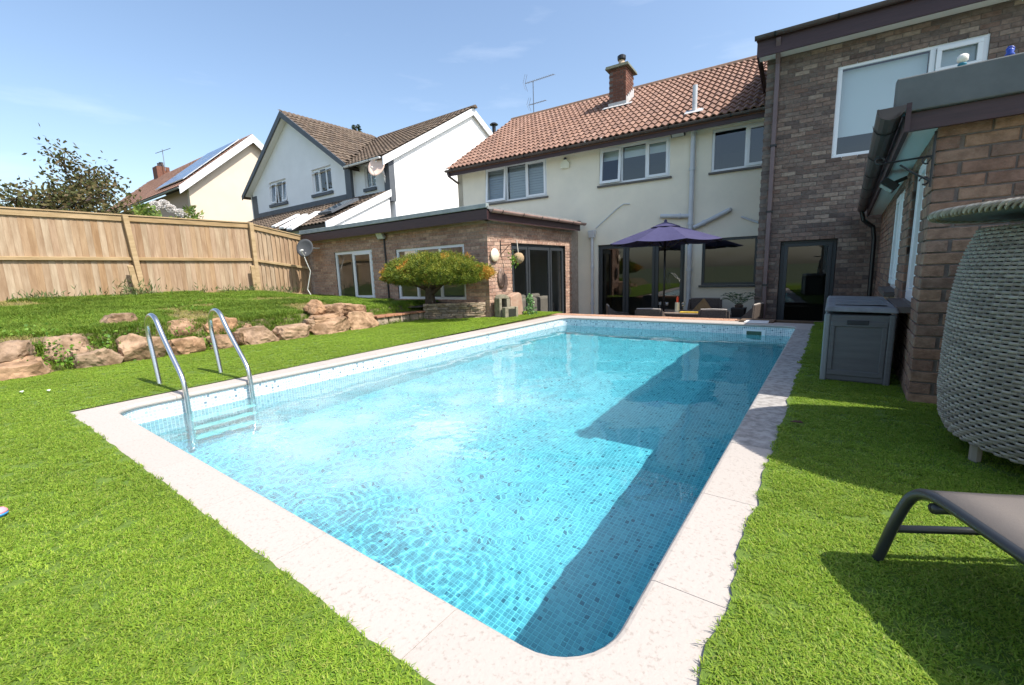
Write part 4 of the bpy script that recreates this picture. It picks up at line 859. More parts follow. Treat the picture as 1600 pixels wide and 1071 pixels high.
b = MB((0, 0, 0)); b.hexa([(xl+.3, WY+3, 2), (WX1-.3, WY+3, 2), (WX1-.3, WY+3.1, 2), (xl+.3, WY+3.1, 2), (xl+.3, WY+3, 5.2), (WX1-.3, WY+3, 5.2), (WX1-.3, WY+3.1, 5.2), (xl+.3, WY+3.1, 5.2)]); b.build('room_walls', DARKROOM, wh)
ROOFB = (None, mat('brown_concrete_tile', [(.13, .092, .068), (.175, .125, .09), (.105, .078, .06), (.15, .11, .08), (.2, .15, .11)], .9, (.6, .58, .52), 6, .3, rnd='attr'))
ROOFB = (ROOFB[1], ROOFB[1]); UND = mat('dark_underlay', (.06, .045, .035), .95)
tw = (ZP-ZE)/(wl_/2); tm_ = (ZP-ZE)/(RY-WY); ov = .35
b = MB(); b.prism([V((WX1+.1, WY-ov, ZE-ov*tm_)), V((WX1+.1, RY, ZP)), V((WX1+.1, 2*RY-WY+ov, ZE-ov*tm_)), V((WX1+.1, 2*RY-WY+ov, ZE-ov*tm_-.1)), V((WX1+.1, RY, ZP-.12)), V((WX1+.1, WY-ov, ZE-ov*tm_-.1))], V((xr-WX1-.02, 0, 0))); b.prism([V((xr+.079, WY+.4, ZE+.4*tm_)), V((xr+.079, RY, ZP)), V((xr+.079, 2*RY-WY, ZE)), V((xr+.079, 2*RY-WY, ZE-.1)), V((xr+.079, RY, ZP-.12)), V((xr+.079, WY+.4, ZE+.4*tm_-.1))], V((-5.2, 0, 0))); mr = b.build('roof', UND, wh)
b = MB(); b.prism([V((xl-ov, WY-.28, ZE-ov*tw)), V((xm, WY-.28, ZP)), V((xr+ov, WY-.28, ZE-ov*tw)), V((xr+ov, WY-.28, ZE-ov*tw-.1)), V((xm, WY-.28, ZP-.12)), V((xl-ov, WY-.28, ZE-ov*tw-.1))], V((0, RY-WY+.2, 0))); wr_ = b.build('gable_roof', UND, wh)
mz = lambda y: ZE+(y-WY)*tm_; wz = lambda x: ZP-abs(x-xm)*tw
tile_roof(mr, V((xm, WY-ov, ZE-ov*tm_+.01)), (1, 0, 0), V((0, 1, tm_)), WX1+.12-xm, math.hypot(RY-WY+ov, ZP-ZE+ov*tm_), .2, .33, .035, ROOFB, 0, clip=lambda p: p.z > wz(p.x)-.03)
tile_roof(wr_, V((xr+ov, RY-.1, ZE-ov*tw+.01)), (0, -1, 0), V((-1, 0, tw)), RY-WY+.18, math.hypot(wl_/2+ov, ZP-ZE+ov*tw), .2, .33, .035, ROOFB, 0, clip=lambda p: p.z > mz(p.y)-.03)
b = MB()
for k in range(int((RY-WY)/.42)):
    y = WY-.28+k*.43; b.prism([V((xm+x, y, ZP+z)) for x, z in ((-.13, -.03), (-.08, .05), (0, .08), (.08, .05), (.13, -.03))], V((0, .42, 0)))
b.build('ridge_cap', ROOFB[1], wr_)
b = MB()
for k in range(int((WX1-xm)/.42)):
    x = xm+.2+k*.43; b.prism([V((x, RY+y, ZP+z)) for y, z in ((-.13, -.03), (-.08, .05), (0, .08), (.08, .05), (.13, -.03))], V((.42, 0, 0)))
b.build('ridge_cap', ROOFB[1], mr)
b = MB()
for sgn in (-1, 1):
    e = V((xm+sgn*(wl_/2+ov), WY-.3, ZE-ov*tw)); p = V((xm, WY-.3, ZP)); b.prism([e+V((0, 0, .04)), p+V((0, 0, .06)), p-V((0, 0, .2)), e-V((0, 0, .16))], V((0, -.035, 0)))
b.build('bargeboard', SLATEG, wh)
b = MB()
for sgn in (-1, 1):
    e = V((xm+sgn*(wl_/2+.1), WY-.26, ZE-.1*tw-.13)); p = V((xm, WY-.26, ZP-.13)); b.prism([e, p, p-V((0, 0, .05)), e-V((0, 0, .05))], V((0, .25, 0)))
b.build('gable_soffit', SOFFIT, wh)
b = MB(); e = V((WX1+.1, WY-ov, ZE-ov*tm_-.02)); p = V((WX1+.1, RY, ZP-.02)); e2 = V((WX1+.1, 2*RY-WY+ov, ZE-ov*tm_-.02))
for q in (e, e2): b.prism([q, p, p-V((0, 0, .28)), q-V((0, 0, .28))], V((.04, 0, 0)))
b.build('bargeboard', UPVC, wh)
gf = MB((xr, WY, 0), (1, 0, 0)); gutter(wh, gf, ov-.1, rl_+.05, ov+.05, ZE-ov*tm_-.02, m=UPVC, brackets=1.2)
pipe(wh, [(WX1-.25, WY-ov, ZE-.3), (WX1-.25, WY-.1, ZE-.5), (WX1-.25, WY+.1, 3.95)], .04, UPVC, 'rainwater_pipe')
b = MB(WF, (1, 0, 0)); b.box(-.01, .5, -.1, .015, 3.6, ZE-.25); b.box(wl_-.35, wl_+.01, -.1, .015, 3.6, ZE-.05); b.box(.5, wl_-.35, .0, .02, 3.6, 4.16); b.build('grey_trim', SLATEG, wh)
b = MB(rc, (1, 0, 0)); b.box(rl_-.3, rl_+.004, -.05, .195, 3.6, ZE-.2); b.build('grey_trim', SLATEG, wh)
window(wh, WF, (1, 0, 0), *WAo, splits=(.36, .7), sash=(0, 2), open_light=(0, 2), rec=.08, fw=.07, sill=(.08, .12, SLATEG))
window(wh, WF, (1, 0, 0), *WBo, splits=(.33, .66), sash=(0, 2), rec=.08, fw=.07, sill=(.08, .12, SLATEG))
window(wh, rc, (1, 0, 0), *RCo, splits=(.5,), rec=.06, fw=.07, sill=(.08, .12, SLATEG))
def dish(parent, c, aim, r, m, name='satellite_dish', arm=True):
    """offset dish: shallow bowl with an arm and feed"""
    c = V(c); aim = V(aim).normalized(); b = MB(); n = 24; rings = []
    sx = aim.cross(V((0, 0, 1))).normalized(); up = sx.cross(aim)
    for k in range(5):
        t = k/4
        for j in range(n): a = 2*PI*j/n; b.v.append(c+sx*(r*.92*t*math.cos(a))+up*(r*t*math.sin(a))+aim*(.22*r*t*t))
    for k in range(4):
        for j in range(n): b.f.append((k*n+j, k*n+(j+1) % n, (k+1)*n+(j+1) % n, (k+1)*n+j))
    me = b.mesh(name); bm = bmesh.new(); bm.from_mesh(me); bmesh.ops.remove_doubles(bm, verts=bm.verts, dist=1e-5); bm.to_mesh(me); bm.free()
    o = finish(name, me, m, parent, True); md = o.modifiers.new('t', 'SOLIDIFY'); md.thickness = .012
    q = MB(); f0 = c+aim*r*1.05-up*r*.55; q.tube([c-up*r*.95+aim*.1*r, f0], .014, 6); q.tube([f0, f0-aim*.1+up*.04], .03, 8); q.build('feed_arm', mat('dish_arm', (.6, .6, .58), .5), o); return o
wd = onY(WY-.35, 590, 262); wdi = dish(wh, wd, (.35, -1, .35), .36, mat('pinkish_dish', (.75, .55, .45), .5)); pipe(wh, [wd+V((0, .06, 0)), wd+V((.06, .12, -.15)), V((WX1-.3, WY+.15, wd.z-.35))], .025, MATS['dish_arm'], 'dish_mount', 6)
# lean-to in front
LT = V((xl+.3, WY-.02, 3.95)); LW = WX1-.03-LT.x; LS_ = V((0, -2.6, -1.28)); lt_ = MB(); lt_.prism([V((LT.x, WY-.01, 3.93)), V((LT.x, WY-2.6, 2.65)), V((LT.x, WY-2.6, 2.55)), V((LT.x, WY-.01, 3.83))], V((LW, 0, 0))); lr = lt_.build('lean_to_roof', UND, wh)
tile_roof(lr, V((LT.x, WY-2.6, 2.66)), (1, 0, 0), -LS_, LW, LS_.length-.02, .22, .33, .035, ROOFB, 0)
b = MB(); b.hexa([(LT.x, WY-2.4, PATIO), (WX1-.06, WY-2.4, PATIO), (WX1-.06, WY-.02, PATIO), (LT.x, WY-.02, PATIO), (LT.x, WY-2.4, 2.6), (WX1-.06, WY-2.4, 2.6), (WX1-.06, WY-.02, 3.75), (LT.x, WY-.02, 3.75)]); b.build('lean_to_wall', WHITEW, wh)
b = MB(); b.prism([V((WX1-.03, WY+.02, 4.0)), V((WX1-.03, WY-2.65, 2.69)), V((WX1-.03, WY-2.65, 2.45)), V((WX1-.03, WY+.02, 3.76))], V((.045, 0, 0))); b.build('lean_to_bargeboard', UPVC, wh)
lp = lambda px_, py_: onP(V((LT.x, WY, 4.03)), V((0, -LS_.z, LS_.y)), px_, py_)
b = MB()
for (p, q) in (((466, 337), (427, 356)), ((478, 337), (440, 358)), ((497, 333), (452, 360))): b.bar(lp(*p)+V((0, 0, .03)), lp(*q)+V((0, 0, .03)), .2, .06)
b.build('glazing_bars', UPVC, lr)
c0 = lp(530, 327); sl = LS_.normalized(); b = MB(); b.prism([c0+V((sx, 0, 0))+sl*sy+V((0, 0, .05)) for sx, sy in ((-.4, -.6), (.4, -.6), (.4, .6), (-.4, .6))], V((0, -.03, .07))); sk_ = b.build('skylight', SLATEG, lr)
b = MB(); b.quad(*[c0+V((sx, 0, 0))+sl*sy+V((0, -.035, .125)) for sx, sy in ((-.32, -.5), (.32, -.5), (.32, .5), (-.32, .5))]); b.build('pane', GLASS, sk_)
b = MB(); c0 = onX(WX1-.3, 757, 186); b.tube([V((WX1-.5, 17.5, 6.0)), V((WX1-.5, 17.5, 7.85))], .09, 10); b.lathe((WX1-.5, 17.5, 7.85), [(.2, 0), (.2, .03), (.12, .09)], 12); b.build('flue', BLACKM, wh)

# ---- house with solar panels, far left
SX = -27.0; k_ = SX/-25
sh_ = thing('solar_house', 'pale peach gabled house with solar panels on its terracotta roof beyond the fence', 'house', (SX-5, 12.5, PATIO))
SE, SP = onX(SX, 285, 292), onX(SX, 390, 213); sw = SP.y-SE.y; SLEN = 17.0; st_ = (SP.z-SE.z)/sw
b = MB((SX, SE.y+.25, 0), (0, 1, 0)); W2 = 2*sw-.5; b.prism([b.P(0, 0, PATIO), b.P(W2, 0, PATIO), b.P(W2, 0, SE.z+.02), b.P(W2/2, 0, SP.z-.1), b.P(0, 0, SE.z+.02)], V((-.25, 0, 0))); b.build('gable_wall', PALEW, sh_)
b = MB((SX, SE.y+.25, 0), (0, 1, 0)); b.box(0, .2, -SLEN, -.26, PATIO, SE.z); b.box(W2-.2, W2, -SLEN, -.26, PATIO, SE.z); b.box(.2, W2-.2, -SLEN, -SLEN+.2, PATIO, SE.z); b.build('wall', mat('peach_wall', (.5, .36, .28), .9), sh_)
b = MB(); b.prism([V((SX+.3, SE.y-.2, SE.z-.05)), V((SX+.3, SP.y, SP.z)), V((SX+.3, SP.y+sw+.2, SE.z-.05)), V((SX+.3, SP.y+sw+.2, SE.z-.17)), V((SX+.3, SP.y, SP.z-.14)), V((SX+.3, SE.y-.2, SE.z-.17))], V((-SLEN-.6, 0, 0))); so_ = b.build('roof', UND, sh_)
SS = V((0, sw+.2, SP.z-SE.z+.05)); tile_roof(so_, V((SX+.28-SLEN-.5, SE.y-.2, SE.z-.03)), (1, 0, 0), SS, SLEN+.5, SS.length, .26, .36, .035, (ROOFT[1], ROOFT[1]), 0)
b = MB()
for sgn in (-1, 1):
    e = V((SX+.3, SP.y+sgn*(sw+.25), SE.z-.05)); p = V((SX+.3, SP.y, SP.z+.03)); b.prism([e+V((0, 0, .03)), p, p-V((0, 0, .42)), e-V((0, 0, .36))], V((.05, 0, 0)))
b.build('bargeboard', UPVC, sh_)
sf = MB((SX-SLEN, SE.y-.2, 0), (1, 0, 0)); gutter(sh_, sf, 0, SLEN+.3, .06, SE.z-.1, m=mat('grey_gutter', (.3, .32, .33), .5), brackets=3)
PANEL = mat('solar_panel', (.03, .05, .12), .15, (.05, .08, .18), 3); ALU = mat('panel_frame', (.7, .72, .74), .35, metal=.6)
sn = SS.normalized(); nn_ = V((1, 0, 0)).cross(sn)
nn_ = nn_ if nn_.z > 0 else -nn_
for i in range(4):
    for k in range(3):
        p = V((SX-.1-1.08*(i+1), SE.y-.2, SE.z-.05))+sn*(.55+k*1.3)+nn_*.13; b = MB(); q = [p, p+V((1.05, 0, 0)), p+V((1.05, 0, 0))+sn*1.27, p+sn*1.27]; b.prism(q, nn_*.04); o = b.build('solar_panel', ALU, so_)
        c_ = sum(q, V())/4; b = MB(); b.quad(*[c_+(x-c_)*.96+nn_*.043 for x in q]); b.build('cells', PANEL, o)
b = MB(); cx_ = onY(SP.y, 252, 270); b.hexa([(cx_.x-.4, SP.y-.4, cx_.z-.6), (cx_.x+.5, SP.y-.4, cx_.z-.6), (cx_.x+.5, SP.y+.4, cx_.z-.6), (cx_.x-.4, SP.y+.4, cx_.z-.6), (cx_.x-.4, SP.y-.4, cx_.z+.35), (cx_.x+.5, SP.y-.4, cx_.z+.35), (cx_.x+.5, SP.y+.4, cx_.z+.35), (cx_.x-.4, SP.y+.4, cx_.z+.35)]); sc_ = b.build('chimney', BR_CHIM[1], sh_)
for dx in (-.15, .25): b = MB(); b.lathe((cx_.x+dx, SP.y, cx_.z+.35), [(.16, 0), (.13, .3), (.15, .33)], 10); b.build('chimney_pot', mat('dark_pot', (.08, .06, .06), .8), sc_)
b = MB(); p = V((cx_.x+.9, SP.y, cx_.z)); b.tube([p, p+V((0, 0, 1.5))], .025, 6); b.tube([p+V((-.5, -.3, 1.25)), p+V((.7, .3, 1.5))], .02, 6); b.build('tv_aerial', MATS['aluminium'], sh_)

# ================================================================== FENCE
WOODP = mat('fence_board_wood', [(.36, .245, .155), (.43, .31, .21), (.39, .26, .15), (.45, .35, .245), (.33, .21, .12), (.42, .325, .225), (.37, .235, .125), (.44, .33, .225)], .85, (.68, .62, .56), 5, .35, 30, rnd='obj', stretch=(2.5, 2.5, .35))
WOODR = mat('fence_rail_wood', [(.4, .28, .15), (.46, .33, .19), (.36, .24, .12)], .85, (.7, .68, .6), 6, .3, 30, rnd='obj', stretch=(2.5, .4, 2.5))
def fence(name, label, y0, y1, x0, x1, zt0, zt1, zb0, zb1, posts):
    t = thing(name, label, 'fence', ((x0+x1)/2, (y0+y1)/2, min(zb0, zb1)), 'timber fence sections behind the lawn'); rr = random.Random(int(y0*10)); y = y0; L_ = lambda a, b_, y: a+(b_-a)*(y-y0)/(y1-y0)
    while y < y1-.02:
        w = min(.104+rr.uniform(-.006, .006), y1-y); b = MB(); x = L_(x0, x1, y); zt, zb = L_(zt0, zt1, y), L_(zb0, zb1, y)
        thk = .014; b.hexa([(x-.016, y-.012, zb+.03), (x, y-.012, zb+.03), (x-.008, y+w, zb+.03), (x-.016, y+w, zb+.03), (x-.016, y-.012, zt-.05), (x, y-.012, zt-.05+rr.uniform(-.004, .004)), (x-.008, y+w, zt-.05), (x-.016, y+w, zt-.05)]); b.build('board', WOODP, t); y += w
    def rail(f0, hgt, dep):
        cuts = [y0]+[p for p in posts if y0 < p < y1]+[y1]
        for a, c_ in zip(cuts, cuts[1:]):
            b = MB(); z0_, z1_ = L_(zb0, zb1, a)+f0*(L_(zt0, zt1, a)-L_(zb0, zb1, a)), L_(zb0, zb1, c_)+f0*(L_(zt0, zt1, c_)-L_(zb0, zb1, c_)); xa, xb = L_(x0, x1, a), L_(x0, x1, c_)
            b.hexa([(xa+.002, a, z0_-hgt), (xa+dep, a, z0_-hgt), (xb+dep, c_, z1_-hgt), (xb+.002, c_, z1_-hgt), (xa+.002, a, z0_), (xa+dep, a, z0_-.01), (xb+dep, c_, z1_-.01), (xb+.002, c_, z1_)]); b.build('rail', WOODR, t, bevel=.004)
    rail(1.0, .12, .03); rail(.5, .075, .05); rail(.03, .09, .022)
    b = MB(); b.hexa([(x0-.04, y0, zt0), (x0+.05, y0, zt0), (x1+.05, y1, zt1), (x1-.04, y1, zt1), (x0-.04, y0, zt0+.025), (x0+.05, y0, zt0+.025), (x1+.05, y1, zt1+.025), (x1-.04, y1, zt1+.025)]); b.build('capping_rail', WOODR, t)
    for p in posts:
        x = L_(x0, x1, p); zt, zb = L_(zt0, zt1, p), L_(zb0, zb1, p); b = MB(); dl = .06 if p < 4 else .0
        b.hexa([(x+.052, p-.05+dl, zb-.1), (x+.14, p-.05+dl, zb-.1), (x+.14, p+.05+dl, zb-.1), (x+.052, p+.05+dl, zb-.1), (x+.052, p-.05-dl, zt+.01), (x+.14, p-.05-dl, zt+.01), (x+.14, p+.05-dl, zt+.01), (x+.052, p+.05-dl, zt+.01)]); b.build('post', WOODR, t, bevel=.006)
        b = MB(); b.hexa([(x+.145, p-.16+dl, zb-.1), (x+.2, p-.16+dl, zb-.1), (x+.2, p-.06+dl, zb-.1), (x+.145, p-.06+dl, zb-.1), (x+.145, p-.18, zb+.72), (x+.2, p-.18, zb+.7), (x+.2, p-.08, zb+.7), (x+.145, p-.08, zb+.72)]); b.build('repair_spur', WOODR, t, bevel=.006)
    return t
fence('timber_fence', 'long level tan timber fence section at the left edge above the rockery', .2, 5.7, -12.85, -12.85, 2.44, 2.46, .66, .62, (3.12, 5.68))
fence('timber_fence', 'short sloping timber fence section dropping to the brick extension', 5.76, 7.1, -12.83, -12.55, 2.42, 2.12, .6, .44, ())
ed = dish(None, onY(7.0, 491, 389)+V((0, -.25, 0)), (.55, -.8, .25), .26, mat('grey_mesh_dish', (.055, .058, .062), .7)); tag(ed, 'dark grey satellite dish by the fence end of the brick extension', 'dish')
pipe(ed, [WO[ed]+V((0, .0, .1)), WO[ed]+V((.03, .2, .25)), WO[ed]+V((.05, .42, .25))], .02, MATS['dish_arm'], 'wall_bracket', 6)
pipe(ed, [WO[ed]+V((.1, -.1, 0)), WO[ed]+V((.08, .05, -.4)), WO[ed]+V((-.08, .0, -.9)), WO[ed]+V((.0, .1, -1.2)), WO[ed]+V((.2, .2, -1.15))], .012, mat('white_cable', (.75, .75, .72), .5), 'cable', 6)

# ================================================================== ROCKERY
ROCKM = mat('sandstone_boulder', [(.36, .22, .13), (.43, .28, .17), (.31, .21, .14), (.42, .24, .13), (.34, .26, .19)], .95, (.4, .37, .3), 6, 1.0, 22, rnd='obj', detail=9, contrast=(.4, .62))
def rock(label, x0, x1, yt, yb, plane, deep=.5, seed=0, tilt=0):
    a, c_ = onX(plane, x0, yb), onX(plane, x1, yb); t = onX(plane, (x0+x1)/2, yt)
    ya, yc = a.y, c_.y; zb = min(a.z, c_.z)-.06; hz = max(.12, t.z-zb); hy = abs(yc-ya)
    bm = bmesh.new(); bmesh.ops.create_icosphere(bm, subdivisions=4, radius=1); rr = random.Random(seed*31+7)
    planes = [(V((rr.gauss(0, 1), rr.gauss(0, 1), rr.gauss(0, .8))).normalized(), rr.uniform(.62, .9)) for _ in range(10)]; o3 = V((seed*3.7, seed*1.3, 0))
    for v in bm.verts:
        p = v.co.copy(); m = max(abs(p.x), abs(p.y), abs(p.z)); p = p*(.2+.8/m*.82)
        for nn, d in planes:
            e = p.dot(nn)-d
            if e > 0: p -= nn*e*.93
        nz = mnoise.noise(p*1.6+o3)*.12+mnoise.noise(p*4.1+o3)*.085-abs(mnoise.noise(p*6.3+o3))*.09+abs(mnoise.noise(p*13+o3))*.03; p *= 1+nz
        v.co = V((p.x*deep*.55, p.y*hy*.68, p.z*hz*.6))
    mx_ = [max(abs(v.co[i]) for v in bm.verts) for i in range(3)]; tg = (deep*.5, hy*.54, hz*.53)
    for v in bm.verts: v.co = V([v.co[i]*tg[i]/mx_[i] for i in range(3)])
    me = bpy.data.meshes.new('boulder'); bm.to_mesh(me); bm.free(); me.transform(Matrix.Rotation(tilt, 4, 'X'))
    me.transform(Matrix.Translation((plane-deep*.25, (ya+yc)/2, zb+hz*.5))); o = finish('boulder', me, ROCKM, None, False); return tag(o, label, 'rock', 'rockery boulders along the lawn edge')
XA, XB = -6.85, -7.25
RK = [('flat tan slab lying on another at the left edge of the rockery', 0-20, 62, 535, 566, XB+.2, .5, .05), ('long low orange slab on the turf at the left edge of the photo', -25, 90, 561, 603, XA, .55, .08),
 ('wide flat-topped boulder behind the weeds left of the ladder', 66, 160, 524, 566, XB+.1, .6, 0), ('big square pinkish boulder left of the ladder, on the turf', 122, 200, 545, 583, XA, .5, 0),
 ('pale rounded boulder highest up the bank, half sunk in dry grass', 160, 223, 490, 514, XB-.55, .5, 0), ('tall boulder seen through and beside the near ladder hoop', 193, 259, 522, 567, XA, .5, 0),
 ('broad grey-brown boulder between the two ladder hoops, upper row', 256, 331, 499, 534, XB, .5, 0), ('wedge-shaped boulder between the ladder hoops, on the turf', 266, 321, 528, 560, XA, .45, -.05),
 ('dark-sided boulder behind the far ladder hoop, upper row', 320, 375, 497, 526, XB, .5, 0), ('pale boulder inside the far ladder hoop, on the turf', 329, 375, 524, 550, XA, .45, 0),
 ('small stone wedged right of the far ladder hoop', 371, 383, 519, 534, XA, .3, 0), ('cracked boulder just right of the ladder, on the turf', 381, 441, 511, 540, XA, .5, 0),
 ('small pale stone on top of the cracked boulder', 382, 395, 506, 518, XB+.1, .3, 0), ('low rounded boulder midway between ladder and juniper', 438, 494, 508, 533, XA, .5, 0),
 ('large orange boulder at the foot of the stone pile by the juniper', 490, 553, 497, 524, XA, .55, 0), ('thin flat slab in the middle of the stone pile', 489, 539, 491, 506, XA-.1, .45, .04),
 ('knobbly boulder topping the left end of the stone pile', 487, 514, 469, 494, XB+.1, .4, 0), ('ridged boulder topping the middle of the stone pile', 508, 542, 474, 496, XB+.1, .4, 0),
 ('grey leaning boulder topping the right end of the stone pile', 538, 573, 475, 498, XB+.15, .45, -.1), ('smooth pale boulder at the right foot of the stone pile', 547, 592, 487, 517, XA, .5, -.08),
 ('small stone tucked at the left of the stone pile', 478, 495, 499, 512, XA-.1, .3, 0)]
for i, (lb, x0, x1, yt, yb, pl_, dp_, tl) in enumerate(RK): rock(lb, x0, x1, yt, yb, pl_, dp_, i+1, tl)
# ledge of squared stones with a tile edge, then the dry-stone planter under the juniper
LEDGE = mat('ledge_stone', [(.38, .3, .22), (.45, .36, .28), (.33, .26, .2)], .95, (.6, .58, .52), 9, .6, rnd='obj')
lg = thing('stone_ledge', 'low ledge of squared stones topped with orange tiles beside the planter', 'ledge', (-6.9, 5.8, 0))
ys_ = [5.15, 5.42, 5.7, 5.95, 6.2, 6.33]
for a, c_ in zip(ys_, ys_[1:]): b = MB(); b.hexa([(-7.2, a+.008, -.02), (-6.93, a+.008, -.02), (-6.93, c_-.008, -.02), (-7.2, c_-.008, -.02), (-7.2, a+.008, .15), (-6.94, a+.015, .15), (-6.94, c_-.015, .15), (-7.2, c_-.008, .15)]); b.build('stone_block', LEDGE, lg, bevel=.015)
EDG = mat('ledge_tile', [(.42, .2, .11), (.36, .17, .1)], .85, (.6, .55, .5), 9, .4, rnd='obj')
for k in range(6): y = 5.13+k*.203; b = MB(); b.hexa([(-7.6, y, .155), (-6.9, y, .155), (-6.9, y+.196, .155), (-7.6, y+.196, .155), (-7.6, y, .195), (-6.905, y, .19), (-6.905, y+.196, .19), (-7.6, y+.196, .195)]); b.build('edge_tile', EDG, lg, bevel=.006)
dw = thing('dry_stone_planter', 'curved dry-stone planter wall of thin stacked slates under the juniper', 'planter', (-6.5, 6.6, 0))
SLT = mat('stacked_slate', [(.4, .29, .18), (.3, .22, .15), (.46, .36, .25), (.25, .2, .16), (.42, .33, .22)], .95, (.55, .53, .5), 12, .8, rnd='obj')
pth = [V((-6.93, 6.32, 0)), V((-6.72, 6.52, 0)), V((-6.45, 6.7, 0)), V((-6.2, 6.84, 0)), V((-5.97, 6.93, 0)), V((-5.93, 7.16, 0))]; rr = random.Random(8)
sg = [0]
for a, c_ in zip(pth, pth[1:]): sg.append(sg[-1]+(c_-a).length)
def pw(s):
    for k in range(len(pth)-1):
        if s <= sg[k+1]: return pth[k].lerp(pth[k+1], (s-sg[k])/(sg[k+1]-sg[k]))
    return pth[-1]
z = -.01
while z < .3:
    h = rr.uniform(.032, .052); s = -rr.uniform(0, .1)
    while s < sg[-1]-.01:
        ln = rr.uniform(.1, .26); a, c_ = pw(max(0, s)), pw(min(sg[-1], s+ln-.008)); s += ln
        if (c_-a).length < .03: continue
        t_ = (c_-a).normalized(); nn = V((t_.y, -t_.x, 0)); j = lambda: nn*rr.uniform(-.014, .014); dz = V((0, 0, z)); uz = V((0, 0, z+h-.006))
        b = MB(); b.hexa([a-nn*.14+dz, a+j()+dz, c_+j()+dz, c_-nn*.14+dz, a-nn*.14+uz, a+j()+uz, c_+j()+uz, c_-nn*.14+uz]); b.build('slate', SLT, dw)
    z += h
b = MB(); b.v = [V((-7.6, 6.0, .27)), V((-6.95, 6.2, .27)), V((-6.72, 6.55, .29)), V((-6.2, 6.87, .29)), V((-5.98, 6.97, .29)), V((-5.96, 7.17, .29)), V((-8.3, 7.17, .32))]; b.f = [tuple(range(7))]; b.build('soil', mat('dark_bark_soil', (.03, .026, .024), .95, (.06, .05, .045), 20, .9, 60), dw)

# ================================================================== PLANTS AND TREES
def leaf_mesh(name, pos, dirs, length, width, m, parent=None, rnd=None, fold=0, smooth=False):
    """pos (n,3) leaf roots, dirs (n,3) leaf axes; one rhombic leaf each"""
    n = len(pos); d = dirs/np.linalg.norm(dirs, axis=1)[:, None]; r_ = RNG.normal(size=(n, 3)); s = np.cross(d, r_); s /= np.linalg.norm(s, axis=1)[:, None]
    L_ = (length if np.ndim(length) else np.full(n, length))[:, None]; W_ = (width if np.ndim(width) else np.full(n, width))[:, None]
    q = np.stack([pos, pos+d*L_*.45+s*W_*.5, pos+d*L_, pos+d*L_*.45-s*W_*.5], 1)
    return numesh(name, q, 4, m, parent, {'rnd': rnd if rnd is not None else RNG.random(n)}, center=parent is not None)
# clipped juniper
jn = thing('juniper_tree', 'wide flat-topped golden green juniper with orange tips in the slate planter', 'tree', (-6.95, 6.55, .28))
BARK = mat('dark_bark', (.05, .035, .028), .95, (.09, .065, .05), 12, .8, 30)
b = MB(); b.tube([V((-6.93, 6.55, .2)), V((-6.95, 6.55, .5)), V((-6.9, 6.53, .75))], .1, 10, taper=[.13, .1, .09])
for k in range(11):
    a = 2*PI*k/11+.3; e = V((-6.92+1.25*math.cos(a), 6.5+.45*math.sin(a), .92+.12*math.sin(3*a))); b.tube([V((-6.93, 6.55, .5+.02*k)), V((-6.93+.35*math.cos(a), 6.52+.15*math.sin(a), .72)), e], .03, 6, taper=[.05, .035, .012])
b.build('trunk', BARK, jn, smooth=True)
n = 5200; th = RNG.random(n)*6.283; cz = RNG.random(n)**.8*1.25-.25; cz = np.clip(cz, -.25, 1); rad = np.sqrt(np.clip(1-np.clip(cz, 0, 1)**2, 0, 1))*np.where(cz < 0, 1+cz*1.6, 1)
bumpy = np.array([1+.16*mnoise.noise(V((math.cos(t)*2.2, math.sin(t)*2.2, z*2.5)))+.1*mnoise.noise(V((math.cos(t)*6, math.sin(t)*6, z*6))) for t, z in zip(th, cz)])
dep = (1-.35*RNG.random(n)**2)*bumpy; ctr = np.array([-6.7, 6.42, .86]); sc3 = np.array([1.45, .62, .47])
un = np.stack([rad*np.cos(th), rad*np.sin(th), cz], 1); cl = ctr+un*sc3*dep[:, None]
out = un/sc3; out /= np.linalg.norm(out, axis=1)[:, None]
k = 13; pos = np.repeat(cl, k, 0)+RNG.normal(size=(n*k, 3))*.02; dr = np.repeat(out, k, 0)*.8+RNG.normal(size=(n*k, 3))*.75+np.array([0, 0, .25])
orange = np.array([mnoise.noise(V(tuple(c_*2.6)))+.35*mnoise.noise(V(tuple(c_*9))) for c_ in cl]); orange = orange+.32*(un[:, 0] < -.75)+.2*(un[:, 0] > .9)
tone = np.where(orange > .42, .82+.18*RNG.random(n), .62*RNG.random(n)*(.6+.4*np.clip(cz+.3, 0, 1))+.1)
JUN = mat('juniper_needle', [(.05, .085, .015), (.11, .16, .02), (.2, .24, .028), (.27, .28, .035), (.42, .3, .04), (.55, .24, .04)], .6, rnd='attr', trans=.25, spec=.3)
leaf_mesh('crown', pos, dr, RNG.uniform(.03, .065, n*k), .011, JUN, jn, np.clip(np.repeat(tone, k)+RNG.normal(size=n*k)*.05, 0, 1))
